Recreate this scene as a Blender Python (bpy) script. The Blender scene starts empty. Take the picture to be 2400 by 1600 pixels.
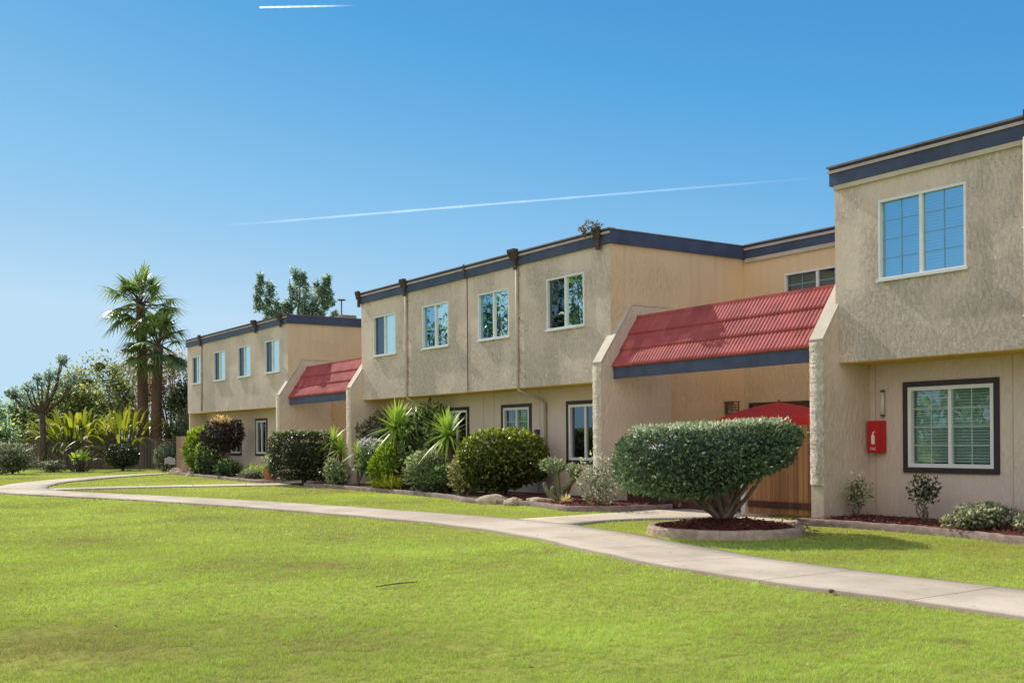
import bpy, math, random
import numpy as np
from mathutils import Matrix, Vector
random.seed(7)
RNG = np.random.default_rng(11)
R = math.radians
scene = bpy.context.scene
COL = scene.collection

# ------------------------------------------------------------------ helpers
ORG = {}

def props(o, label=None, cat=None, group=None, kind=None):
    if label: o['label'] = label
    if cat: o['category'] = cat
    if group: o['group'] = group
    if kind: o['kind'] = kind
    return o

def thing(name, label, cat, loc=(0, 0, 0), group=None):
    o = bpy.data.objects.new(name, None)
    COL.objects.link(o)
    o.location = loc
    o.empty_display_size = .2
    ORG[o] = np.array(loc, float)
    return props(o, label, cat, group)

def link(name, me, mat, parent, origin=None):
    o = bpy.data.objects.new(name, me)
    COL.objects.link(o)
    if parent is not None:
        o.parent = parent
        ORG[o] = ORG[parent]
    else:
        o.location = origin if origin is not None else (0, 0, 0)
        ORG[o] = np.array(o.location, float)
    for m in (mat if isinstance(mat, (list, tuple)) else [mat]):
        me.materials.append(m)
    return o

def np_mesh(name, V, faces, mat, parent=None, tint=None, smooth=False, origin=None, uv=None):
    """V (n,3) world coords; faces = list of (m,k) index arrays."""
    V = np.asarray(V, float)
    off = ORG[parent] if parent is not None else (np.array(origin, float) if origin is not None else np.zeros(3))
    me = bpy.data.meshes.new(name)
    me.vertices.add(len(V))
    me.vertices.foreach_set('co', (V - off).astype(np.float32).ravel())
    faces = [np.asarray(f, np.int32) for f in faces if len(f)]
    nl = sum(f.size for f in faces)
    nf = sum(len(f) for f in faces)
    me.loops.add(nl)
    me.polygons.add(nf)
    me.loops.foreach_set('vertex_index', np.concatenate([f.ravel() for f in faces]))
    tot = np.concatenate([np.full(len(f), f.shape[1], np.int32) for f in faces])
    st = np.concatenate([[0], np.cumsum(tot)[:-1]]).astype(np.int32)
    me.polygons.foreach_set('loop_start', st)
    me.polygons.foreach_set('loop_total', tot)
    if smooth:
        me.polygons.foreach_set('use_smooth', np.ones(nf, bool))
    me.update(calc_edges=True)
    if tint is not None:
        a = me.attributes.new('tint', 'FLOAT', 'POINT')
        a.data.foreach_set('value', np.asarray(tint, np.float32))
    if uv is not None:
        lay = me.uv_layers.new(name='UVMap')
        idx = np.concatenate([f.ravel() for f in faces])
        lay.data.foreach_set('uv', np.asarray(uv, np.float32)[idx].ravel())
    me.validate()
    return link(name, me, mat, parent, origin)

class MB:
    def __init__(s):
        s.v, s.f = [], []
    def add(s, vs, fs):
        b = len(s.v)
        s.v += [tuple(map(float, p)) for p in vs]
        s.f += [tuple(i + b for i in f) for f in fs]
        return s
    def box(s, x0, x1, y0, y1, z0, z1):
        return s.add([(x0, y0, z0), (x1, y0, z0), (x1, y1, z0), (x0, y1, z0), (x0, y0, z1), (x1, y0, z1), (x1, y1, z1), (x0, y1, z1)],
                     [(3, 2, 1, 0), (4, 5, 6, 7), (0, 1, 5, 4), (1, 2, 6, 5), (2, 3, 7, 6), (3, 0, 4, 7)])
    def obox(s, c, ax, half):
        """oriented box: centre, 3 axes, 3 half sizes"""
        c = np.array(c, float); a = [np.array(q, float) * h for q, h in zip(ax, half)]
        P = [c + i * a[0] + j * a[1] + k * a[2] for k in (-1, 1) for j in (-1, 1) for i in (-1, 1)]
        return s.add(P, [(2, 3, 1, 0), (4, 5, 7, 6), (0, 1, 5, 4), (1, 3, 7, 5), (3, 2, 6, 7), (2, 0, 4, 6)])
    def bar(s, p, q, w, h):
        p, q = np.array(p, float), np.array(q, float)
        d = q - p; L = np.linalg.norm(d); d /= L
        u = np.array([0, 0, 1.]) if abs(d[2]) < .9 else np.array([1., 0, 0])
        a = np.cross(d, u); a /= np.linalg.norm(a); b = np.cross(a, d)
        return s.obox((p + q) / 2, (d, a, b), (L / 2, w / 2, h / 2))
    def quad(s, a, b, c, d):
        return s.add([a, b, c, d], [(0, 1, 2, 3)])
    def prism_x(s, prof, x0, x1):
        """polygon in (y,z) extruded along x"""
        n = len(prof)
        vs = [(x0, y, z) for y, z in prof] + [(x1, y, z) for y, z in prof]
        fs = [tuple(range(n)), tuple(range(2 * n - 1, n - 1, -1))] + [(i, i + n, (i + 1) % n + n, (i + 1) % n) for i in range(n)]
        return s.add(vs, fs)
    def prism_z(s, poly, z0, z1):
        n = len(poly)
        vs = [(x, y, z0) for x, y in poly] + [(x, y, z1) for x, y in poly]
        fs = [tuple(range(n - 1, -1, -1)), tuple(range(n, 2 * n))] + [(i, (i + 1) % n, (i + 1) % n + n, i + n) for i in range(n)]
        return s.add(vs, fs)
    def tube(s, pts, rad, n=8, cap=True):
        pts = [np.array(p, float) for p in pts]
        if not hasattr(rad, '__len__'): rad = [rad] * len(pts)
        rings = []
        for i, p in enumerate(pts):
            d = pts[min(i + 1, len(pts) - 1)] - pts[max(i - 1, 0)]
            d /= np.linalg.norm(d) + 1e-9
            u = np.array([0, 0, 1.]) if abs(d[2]) < .9 else np.array([1., 0, 0])
            a = np.cross(d, u); a /= np.linalg.norm(a); b = np.cross(d, a)
            rings.append([p + rad[i] * (math.cos(2 * math.pi * k / n) * a + math.sin(2 * math.pi * k / n) * b) for k in range(n)])
        vs = [q for r in rings for q in r]
        fs = []
        for i in range(len(pts) - 1):
            for k in range(n):
                k2 = (k + 1) % n
                fs.append((i * n + k, i * n + k2, (i + 1) * n + k2, (i + 1) * n + k))
        if cap:
            fs.append(tuple(range(n - 1, -1, -1)))
            fs.append(tuple((len(pts) - 1) * n + k for k in range(n)))
        return s.add(vs, fs)
    def lathe(s, c, prof, n=24):
        vs, fs = [], []
        for r, z in prof:
            vs += [(c[0] + r * math.cos(2 * math.pi * k / n), c[1] + r * math.sin(2 * math.pi * k / n), c[2] + z) for k in range(n)]
        for i in range(len(prof) - 1):
            for k in range(n):
                k2 = (k + 1) % n
                fs.append((i * n + k, i * n + k2, (i + 1) * n + k2, (i + 1) * n + k))
        return s.add(vs, fs)
    def build(s, name, mat, parent=None, smooth=False, origin=None):
        off = ORG[parent] if parent is not None else (np.array(origin, float) if origin is not None else np.zeros(3))
        me = bpy.data.meshes.new(name)
        me.from_pydata([tuple(np.array(p) - off) for p in s.v], [], s.f)
        if smooth:
            me.polygons.foreach_set('use_smooth', np.ones(len(me.polygons), bool))
        me.update()
        return link(name, me, mat, parent, origin)

# ------------------------------------------------------------------ materials
def newmat(name):
    m = bpy.data.materials.new(name)
    m.use_nodes = True
    nt = m.node_tree
    b = nt.nodes['Principled BSDF']
    return m, nt, b

def nd(nt, t, **kw):
    n = nt.nodes.new(t)
    for k, v in kw.items():
        if k.startswith('i_'):
            n.inputs[int(k[2:]) if k[2:].isdigit() else k[2:]].default_value = v
        else:
            setattr(n, k, v)
    return n

def c4(c): return (c[0], c[1], c[2], 1)

def ramp(nt, stops):
    n = nt.nodes.new('ShaderNodeValToRGB')
    e = n.color_ramp.elements
    while len(e) < len(stops): e.new(.5)
    for q, (p, c) in zip(e, stops):
        q.position = p
        q.color = c4(c)
    return n

def mapping(nt, scale, coord='Object'):
    tc = nd(nt, 'ShaderNodeTexCoord')
    mp = nd(nt, 'ShaderNodeMapping')
    mp.inputs['Scale'].default_value = scale
    nt.links.new(tc.outputs[coord], mp.inputs['Vector'])
    return mp

def noise(nt, vec, scale, detail=4, rough=.55, dist=0):
    n = nd(nt, 'ShaderNodeTexNoise')
    n.inputs['Scale'].default_value = scale
    n.inputs['Detail'].default_value = detail
    n.inputs['Roughness'].default_value = rough
    n.inputs['Distortion'].default_value = dist
    if vec is not None: nt.links.new(vec, n.inputs['Vector'])
    return n

def simple(name, c, rough=.6, var=.12, scale=6, bump=0, bscale=40, spec=.3, metal=0, stretch=(1, 1, 1)):
    m, nt, b = newmat(name)
    mp = mapping(nt, stretch)
    n = noise(nt, mp.outputs[0], scale, 5)
    d = tuple(max(0, v * (1 - var)) for v in c); l = tuple(min(1, v * (1 + var)) for v in c)
    r = ramp(nt, [(.3, d), (.7, l)])
    nt.links.new(n.outputs[0], r.inputs[0])
    nt.links.new(r.outputs[0], b.inputs['Base Color'])
    b.inputs['Roughness'].default_value = rough
    b.inputs['Specular IOR Level'].default_value = spec
    b.inputs['Metallic'].default_value = metal
    if bump:
        n2 = noise(nt, mp.outputs[0], bscale, 4)
        bp = nd(nt, 'ShaderNodeBump')
        bp.inputs['Strength'].default_value = 1
        bp.inputs['Distance'].default_value = bump
        nt.links.new(n2.outputs[0], bp.inputs['Height'])
        nt.links.new(bp.outputs[0], b.inputs['Normal'])
    return m

def stucco(name, ca, cb, cs, dist=.03, patch=True):
    """trowelled stucco: vertical ridges in rough patches between smooth ones"""
    m, nt, b = newmat(name)
    mp = mapping(nt, (1, 1, 1))
    mv = mapping(nt, (1, 1, .45))
    big = noise(nt, mp.outputs[0], .55, 3, .5)
    rc = ramp(nt, [(.3, ca), (.72, cb)])
    nt.links.new(big.outputs[0], rc.inputs[0])
    st = noise(nt, mv.outputs[0], 3.2, 6, .65)                     # streaky stains
    rs = ramp(nt, [(.42, (0, 0, 0)), (.75, (1, 1, 1))])
    nt.links.new(st.outputs[0], rs.inputs[0])
    mx = nd(nt, 'ShaderNodeMixRGB')
    mul = nd(nt, 'ShaderNodeMath', operation='MULTIPLY', i_1=.22)
    nt.links.new(rs.outputs[0], mul.inputs[0])
    nt.links.new(mul.outputs[0], mx.inputs[0])
    nt.links.new(rc.outputs[0], mx.inputs[1])
    mx.inputs[2].default_value = c4(cs)
    ms_ = mapping(nt, (1, 1, .045))
    sn = noise(nt, ms_.outputs[0], 4.5, 6, .7)
    tcz = nd(nt, 'ShaderNodeTexCoord'); spz = nd(nt, 'ShaderNodeSeparateXYZ'); nt.links.new(tcz.outputs['Object'], spz.inputs[0])
    top = nd(nt, 'ShaderNodeMapRange'); top.inputs[1].default_value = 3.4; top.inputs[2].default_value = 5.4; top.inputs[3].default_value = .25; top.inputs[4].default_value = 1
    nt.links.new(spz.outputs[2], top.inputs[0])
    sr = ramp(nt, [(.50, (0, 0, 0)), (.72, (1, 1, 1))]); nt.links.new(sn.outputs[0], sr.inputs[0])
    s1 = nd(nt, 'ShaderNodeMath', operation='MULTIPLY'); nt.links.new(sr.outputs[0], s1.inputs[0]); nt.links.new(top.outputs[0], s1.inputs[1])
    foot = nd(nt, 'ShaderNodeMapRange'); foot.inputs[1].default_value = .08; foot.inputs[2].default_value = .50; foot.inputs[3].default_value = 1.1; foot.inputs[4].default_value = 0
    fj = noise(nt, mp.outputs[0], 3.0, 5, .6); fz = nd(nt, 'ShaderNodeMath', operation='MULTIPLY_ADD', i_1=-.5); nt.links.new(fj.outputs[0], fz.inputs[0]); 
    fz2 = nd(nt, 'ShaderNodeMath', operation='ADD', i_1=.25); nt.links.new(spz.outputs[2], fz2.inputs[0]); nt.links.new(fz2.outputs[0], fz.inputs[2])
    nt.links.new(fz.outputs[0], foot.inputs[0])
    sm = nd(nt, 'ShaderNodeMath', operation='MAXIMUM'); nt.links.new(s1.outputs[0], sm.inputs[0]); nt.links.new(foot.outputs[0], sm.inputs[1])
    sk = nd(nt, 'ShaderNodeMath', operation='MULTIPLY', i_1=.30); sk.use_clamp = True; nt.links.new(sm.outputs[0], sk.inputs[0])
    md_ = nd(nt, 'ShaderNodeMixRGB'); nt.links.new(sk.outputs[0], md_.inputs[0]); nt.links.new(mx.outputs[0], md_.inputs[1]); md_.inputs[2].default_value = (.26, .20, .145, 1)
    mx = md_
    nt.links.new(mx.outputs[0], b.inputs['Base Color'])
    b.inputs['Roughness'].default_value = .9
    b.inputs['Specular IOR Level'].default_value = .15
    n1 = noise(nt, mv.outputs[0], 17, 6, .7, .3)
    rr = ramp(nt, [(.36, (0, 0, 0)), (.50, (.35, .35, .35)), (.64, (1, 1, 1))])
    nt.links.new(n1.outputs[0], rr.inputs[0])
    n2 = noise(nt, mp.outputs[0], 60, 4)
    if patch:
        pn = noise(nt, mp.outputs[0], .9, 2, .5)
        rp = ramp(nt, [(.34, (.22, .22, .22)), (.62, (1, 1, 1))])
        # rougher towards the foot of the panel
        tc2 = nd(nt, 'ShaderNodeTexCoord'); sp2 = nd(nt, 'ShaderNodeSeparateXYZ'); nt.links.new(tc2.outputs['Object'], sp2.inputs[0])
        zr = nd(nt, 'ShaderNodeMapRange'); zr.inputs[1].default_value = 2.6; zr.inputs[2].default_value = 5.2; zr.inputs[3].default_value = .14; zr.inputs[4].default_value = -.10
        nt.links.new(sp2.outputs[2], zr.inputs[0])
        az_ = nd(nt, 'ShaderNodeMath', operation='ADD'); nt.links.new(pn.outputs[0], az_.inputs[0]); nt.links.new(zr.outputs[0], az_.inputs[1])
        nt.links.new(az_.outputs[0], rp.inputs[0])
        m2 = nd(nt, 'ShaderNodeMath', operation='MULTIPLY')
        nt.links.new(rr.outputs[0], m2.inputs[0]); nt.links.new(rp.outputs[0], m2.inputs[1])
        h = m2.outputs[0]
    else:
        h = rr.outputs[0]
    ad = nd(nt, 'ShaderNodeMath', operation='MULTIPLY_ADD', i_1=.12)
    nt.links.new(n2.outputs[0], ad.inputs[0]); nt.links.new(h, ad.inputs[2])
    bp = nd(nt, 'ShaderNodeBump')
    bp.inputs['Strength'].default_value = 1
    bp.inputs['Distance'].default_value = dist
    nt.links.new(ad.outputs[0], bp.inputs['Height'])
    nt.links.new(bp.outputs[0], b.inputs['Normal'])
    if patch:                                              # paler colour on the ridges
        m4 = nd(nt, 'ShaderNodeMixRGB'); k4 = nd(nt, 'ShaderNodeMath', operation='MULTIPLY', i_1=.55)
        nt.links.new(h, k4.inputs[0]); nt.links.new(k4.outputs[0], m4.inputs[0]); nt.links.new(mx.outputs[0], m4.inputs[1]); m4.inputs[2].default_value = c4(cs)
        nt.links.new(m4.outputs[0], b.inputs['Base Color'])
    return m

def leafmat(name, stops, trans=.35, rough=.45, spec=.35):
    m, nt, b = newmat(name)
    at = nd(nt, 'ShaderNodeAttribute', attribute_name='tint')
    r = ramp(nt, stops)
    nt.links.new(at.outputs['Fac'], r.inputs[0])
    nt.links.new(r.outputs[0], b.inputs['Base Color'])
    b.inputs['Roughness'].default_value = rough
    b.inputs['Specular IOR Level'].default_value = spec
    tr = nd(nt, 'ShaderNodeBsdfTranslucent')
    hs = nd(nt, 'ShaderNodeHueSaturation', i_Value=1.5, i_Saturation=1.15)
    nt.links.new(r.outputs[0], hs.inputs['Color'])
    nt.links.new(hs.outputs[0], tr.inputs['Color'])
    ms = nd(nt, 'ShaderNodeMixShader', i_0=trans)
    nt.links.new(b.outputs[0], ms.inputs[1]); nt.links.new(tr.outputs[0], ms.inputs[2])
    nt.links.new(ms.outputs[0], nt.nodes['Material Output'].inputs[0])
    return m

def glassmat(name, fac, tint, gloss=(.9, .95, 1)):
    m, nt, b = newmat(name)
    nt.nodes.remove(b)
    gl = nd(nt, 'ShaderNodeBsdfGlossy')
    gl.inputs['Roughness'].default_value = .015
    gl.inputs['Color'].default_value = c4(gloss)
    mp = mapping(nt, (1, 1, 1))
    n = noise(nt, mp.outputs[0], 1.6, 2)
    bp = nd(nt, 'ShaderNodeBump'); bp.inputs['Distance'].default_value = .006; bp.inputs['Strength'].default_value = .5
    nt.links.new(n.outputs[0], bp.inputs['Height']); nt.links.new(bp.outputs[0], gl.inputs['Normal'])
    tr = nd(nt, 'ShaderNodeBsdfTransparent'); tr.inputs[0].default_value = c4(tint)
    ms = nd(nt, 'ShaderNodeMixShader', i_0=fac)
    nt.links.new(tr.outputs[0], ms.inputs[1]); nt.links.new(gl.outputs[0], ms.inputs[2])
    nt.links.new(ms.outputs[0], nt.nodes['Material Output'].inputs[0])
    return m

M = {}
M['front'] = stucco('front_stucco', (.665, .545, .455), (.715, .595, .50), (.92, .85, .76), .038)
M['side'] = stucco('side_stucco', (.72, .535, .335), (.78, .595, .38), (.75, .59, .41), .014)
M['lower'] = stucco('lower_stucco', (.67, .56, .475), (.72, .605, .515), (.71, .61, .54), .009)
M['wing'] = stucco('wing_stucco', (.67, .555, .44), (.73, .61, .49), (.79, .69, .58), .014)
M['edge'] = stucco('sunlit_edge_stucco', (.78, .68, .56), (.84, .75, .63), (.90, .84, .74), .03, False)
M['soffit'] = simple('ochre_soffit', (.74, .47, .10), .8, .1, 3)
M['fascia'] = simple('blue_paint', (.058, .074, .128), .5, .25, 2.5, .002, 30)
M['flash'] = simple('tan_flashing', (.48, .39, .35), .5, .15, 3)
M['trimstrip'] = simple('pale_trim', (.52, .46, .37), .7, .12, 4)
M['cap'] = simple('dark_cap', (.20, .165, .16), .6, .2, 4)
M['roof'] = simple('roof_deck', (.35, .33, .3), .9, .1, 2)
M['vinyl'] = simple('white_vinyl', (.74, .75, .76), .4, .05, 8)
M['brown'] = simple('brown_trim', (.045, .032, .034), .5, .2, 6)
M['glass'] = glassmat('sky_glass', .62, (.35, .5, .52), (.50, .82, .98))
M['glassd'] = glassmat('screened_glass', .22, (.35, .42, .42), (.6, .75, .85))
M['glassg'] = glassmat('low_glass', .20, (.60, .74, .70), (.70, .92, .90))
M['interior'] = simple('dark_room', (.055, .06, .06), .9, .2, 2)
M['blind'] = simple('blind_slat', (.72, .75, .72), .6, .08, 3)
M['curtain'] = simple('curtain', (.55, .60, .60), .9, .1, 3)
M['gridbar'] = simple('window_bar', (.42, .50, .47), .4, .05, 8)
M['gridblue'] = simple('blue_bar', (.17, .38, .54), .4, .05, 8)
M['glassc'] = glassmat('cyan_glass', .8, (.6, .75, .78), (.80, 1, .98))
M['pipe'] = simple('painted_pipe', (.46, .40, .32), .6, .15, 4)
M['rainhead'] = simple('rusty_rainhead', (.07, .05, .045), .7, .4, 12)
M['conc'] = None
M['wood'] = None
M['metal'] = simple('dark_metal', (.05, .045, .04), .45, .2, 10, 0, 40, .5)
M['brass'] = simple('aged_brass', (.22, .15, .07), .5, .2, 20)
M['bark'] = simple('grey_bark', (.20, .165, .13), .9, .35, 12, .012, 30, .1, 0, (1, 1, .25))
M['darkbark'] = simple('dark_bark', (.10, .075, .06), .9, .35, 12, .012, 30, .1, 0, (1, 1, .25))
M['palmbark'] = simple('palm_bark', (.16, .10, .075), .9, .4, 10, .03, 18, .1, 0, (1, 1, 2.2))
M['rock'] = simple('pale_rock', (.52, .41, .29), .9, .3, 5, .03, 9)
M['terra'] = simple('terracotta', (.42, .17, .08), .8, .15, 8)
M['red'] = simple('red_enamel', (.50, .012, .02), .3, .08, 5, 0, 40, .5)
M['white'] = simple('white_marking', (.78, .74, .70), .5, .03, 5)
M['canvas'] = simple('red_canvas', (.85, .085, .085), .8, .1, 3)
nt_ = M['canvas'].node_tree; b_ = nt_.nodes['Principled BSDF']
tl_ = nd(nt_, 'ShaderNodeBsdfTranslucent'); tl_.inputs[0].default_value = (.95, .10, .10, 1)
ms_ = nd(nt_, 'ShaderNodeMixShader', i_0=.4); nt_.links.new(b_.outputs[0], ms_.inputs[1]); nt_.links.new(tl_.outputs[0], ms_.inputs[2])
nt_.links.new(ms_.outputs[0], nt_.nodes['Material Output'].inputs[0])
M['edging'] = simple('concrete_edging', (.25, .19, .165), .9, .3, 7, .012, 25)
M['edgepale'] = simple('pale_edging', (.44, .33, .26), .9, .3, 7, .015, 18)
M['mulch'] = simple('red_mulch', (.13, .035, .025), .95, .55, 26, .03, 45)
M['soil'] = simple('dark_soil', (.075, .048, .036), .95, .5, 14, .02, 30)
M['post'] = simple('pale_post', (.60, .52, .44), .7, .1, 6)
M['grey'] = simple('grey_plastic', (.40, .40, .44), .5, .1, 6)
M['darkplastic'] = simple('dark_plastic', (.03, .03, .035), .5, .2, 6)
M['wicker'] = simple('shade', (.1, .1, .1), .8)

def concrete():
    m, nt, b = newmat('path_concrete')
    tc = nd(nt, 'ShaderNodeTexCoord')
    n1 = noise(nt, tc.outputs['Object'], .8, 6, .6)
    n2 = noise(nt, tc.outputs['Object'], 55, 4, .7)
    r = ramp(nt, [(.3, (.58, .485, .36)), (.55, (.69, .59, .45)), (.75, (.75, .655, .51))])
    nt.links.new(n1.outputs[0], r.inputs[0])
    r2 = ramp(nt, [(.3, (.82, .82, .82)), (.7, (1.05, 1.05, 1.05))])
    nt.links.new(n2.outputs[0], r2.inputs[0])
    mu = nd(nt, 'ShaderNodeMixRGB', blend_type='MULTIPLY', i_0=1)
    nt.links.new(r.outputs[0], mu.inputs[1]); nt.links.new(r2.outputs[0], mu.inputs[2])
    st = noise(nt, tc.outputs['Object'], .33, 7, .72); rst = ramp(nt, [(.40, (.74, .72, .70)), (.56, (1, 1, 1))]); nt.links.new(st.outputs[0], rst.inputs[0])
    mu0 = mu; mu = nd(nt, 'ShaderNodeMixRGB', blend_type='MULTIPLY', i_0=.85); nt.links.new(mu0.outputs[0], mu.inputs[1]); nt.links.new(rst.outputs[0], mu.inputs[2])
    # expansion joints and dirty edges from the length/width coordinates of the slab strip
    uv = nd(nt, 'ShaderNodeUVMap'); uv.uv_map = 'UVMap'
    sp = nd(nt, 'ShaderNodeSeparateXYZ')
    nt.links.new(uv.outputs[0], sp.inputs[0])
    md = nd(nt, 'ShaderNodeMath', operation='PINGPONG', i_1=.8)
    nt.links.new(sp.outputs[0], md.inputs[0])
    lt = nd(nt, 'ShaderNodeMath', operation='LESS_THAN', i_1=.010)
    nt.links.new(md.outputs[0], lt.inputs[0])
    ed = nd(nt, 'ShaderNodeMath', operation='SUBTRACT', i_1=.5)
    nt.links.new(sp.outputs[1], ed.inputs[0])
    ab = nd(nt, 'ShaderNodeMath', operation='ABSOLUTE')
    nt.links.new(ed.outputs[0], ab.inputs[0])
    er = nd(nt, 'ShaderNodeMapRange')
    er.inputs[1].default_value = .455; er.inputs[2].default_value = .5; er.inputs[3].default_value = 0; er.inputs[4].default_value = .55
    nt.links.new(ab.outputs[0], er.inputs[0])
    mxx = nd(nt, 'ShaderNodeMath', operation='MAXIMUM')
    l2 = nd(nt, 'ShaderNodeMath', operation='MULTIPLY', i_1=.75)
    nt.links.new(lt.outputs[0], l2.inputs[0])
    nt.links.new(l2.outputs[0], mxx.inputs[0]); nt.links.new(er.outputs[0], mxx.inputs[1])
    m3 = nd(nt, 'ShaderNodeMixRGB')
    nt.links.new(mxx.outputs[0], m3.inputs[0]); nt.links.new(mu.outputs[0], m3.inputs[1])
    m3.inputs[2].default_value = (.10, .085, .06, 1)
    nt.links.new(m3.outputs[0], b.inputs['Base Color'])
    b.inputs['Roughness'].default_value = .9
    b.inputs['Specular IOR Level'].default_value = .2
    bp = nd(nt, 'ShaderNodeBump'); bp.inputs['Distance'].default_value = .004
    nt.links.new(n2.outputs[0], bp.inputs['Height']); nt.links.new(bp.outputs[0], b.inputs['Normal'])
    return m
M['conc'] = concrete()

def woodmat(name, c, board=.14, axis=0, dark=.35):
    """vertical boards with grooves every `board` metres along an axis"""
    m, nt, b = newmat(name)
    tc = nd(nt, 'ShaderNodeTexCoord')
    sp = nd(nt, 'ShaderNodeSeparateXYZ'); nt.links.new(tc.outputs['Object'], sp.inputs[0])
    dv = nd(nt, 'ShaderNodeMath', operation='DIVIDE', i_1=board); nt.links.new(sp.outputs[axis], dv.inputs[0])
    fl = nd(nt, 'ShaderNodeMath', operation='FLOOR'); nt.links.new(dv.outputs[0], fl.inputs[0])
    wn = nd(nt, 'ShaderNodeTexWhiteNoise', noise_dimensions='1D'); nt.links.new(fl.outputs[0], wn.inputs['W'])
    mp = mapping(nt, (9, 9, .8)); n = noise(nt, mp.outputs[0], 2.5, 6, .65)
    ad = nd(nt, 'ShaderNodeMath', operation='MULTIPLY_ADD', i_1=.55); nt.links.new(wn.outputs[0], ad.inputs[0]); 
    h2 = nd(nt, 'ShaderNodeMath', operation='MULTIPLY', i_1=.6); nt.links.new(n.outputs[0], h2.inputs[0]); nt.links.new(h2.outputs[0], ad.inputs[2])
    r = ramp(nt, [(.15, tuple(v * .55 for v in c)), (.55, c), (.95, tuple(min(1, v * 1.45) for v in c))])
    nt.links.new(ad.outputs[0], r.inputs[0])
    fr = nd(nt, 'ShaderNodeMath', operation='FRACT'); nt.links.new(dv.outputs[0], fr.inputs[0])
    lt = nd(nt, 'ShaderNodeMath', operation='LESS_THAN', i_1=.07); nt.links.new(fr.outputs[0], lt.inputs[0])
    mx = nd(nt, 'ShaderNodeMixRGB'); nt.links.new(lt.outputs[0], mx.inputs[0]); nt.links.new(r.outputs[0], mx.inputs[1])
    mx.inputs[2].default_value = c4(tuple(v * dark for v in c))
    nt.links.new(mx.outputs[0], b.inputs['Base Color'])
    b.inputs['Roughness'].default_value = .75
    b.inputs['Specular IOR Level'].default_value = .2
    return m
M['wood'] = woodmat('gate_wood', (.29, .135, .06), .105)
M['reddoor'] = woodmat('red_brown_wood', (.075, .030, .024), .14)
M['fencewood'] = woodmat('weathered_fence', (.15, .12, .11), .16, 1)
M['pinkwood'] = woodmat('pinkish_fence', (.36, .22, .17), .15)

def tilemat():
    m, nt, b = newmat('red_tile')
    mp = mapping(nt, (1, 1, 1)); n = noise(nt, mp.outputs[0], 2.2, 8, .78)
    r = ramp(nt, [(.3, (.34, .068, .068)), (.6, (.45, .105, .10)), (.85, (.54, .18, .16))])
    nt.links.new(n.outputs[0], r.inputs[0]); nt.links.new(r.outputs[0], b.inputs['Base Color'])
    # every rib weathers a little differently
    tc = nd(nt, 'ShaderNodeTexCoord'); sp = nd(nt, 'ShaderNodeSeparateXYZ'); nt.links.new(tc.outputs['Object'], sp.inputs[0])
    q1 = nd(nt, 'ShaderNodeMath', operation='DIVIDE', i_1=.276); nt.links.new(sp.outputs[0], q1.inputs[0])
    q2 = nd(nt, 'ShaderNodeMath', operation='DIVIDE', i_1=.34); nt.links.new(sp.outputs[2], q2.inputs[0])
    f1 = nd(nt, 'ShaderNodeMath', operation='FLOOR'); nt.links.new(q1.outputs[0], f1.inputs[0])
    f2 = nd(nt, 'ShaderNodeMath', operation='FLOOR'); nt.links.new(q2.outputs[0], f2.inputs[0])
    cb = nd(nt, 'ShaderNodeCombineXYZ'); nt.links.new(f1.outputs[0], cb.inputs[0]); nt.links.new(f2.outputs[0], cb.inputs[1])
    wn = nd(nt, 'ShaderNodeTexWhiteNoise', noise_dimensions='2D'); nt.links.new(cb.outputs[0], wn.inputs['Vector'])
    wr = ramp(nt, [(0, (.80, .78, .78)), (1, (1.08, 1.1, 1.1))]); nt.links.new(wn.outputs[0], wr.inputs[0])
    mu = nd(nt, 'ShaderNodeMixRGB', blend_type='MULTIPLY', i_0=1); nt.links.new(r.outputs[0], mu.inputs[1]); nt.links.new(wr.outputs[0], mu.inputs[2])
    nt.links.new(mu.outputs[0], b.inputs['Base Color'])
    b.inputs['Roughness'].default_value = .7
    b.inputs['Specular IOR Level'].default_value = .2
    return m
M['tile'] = tilemat()

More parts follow.
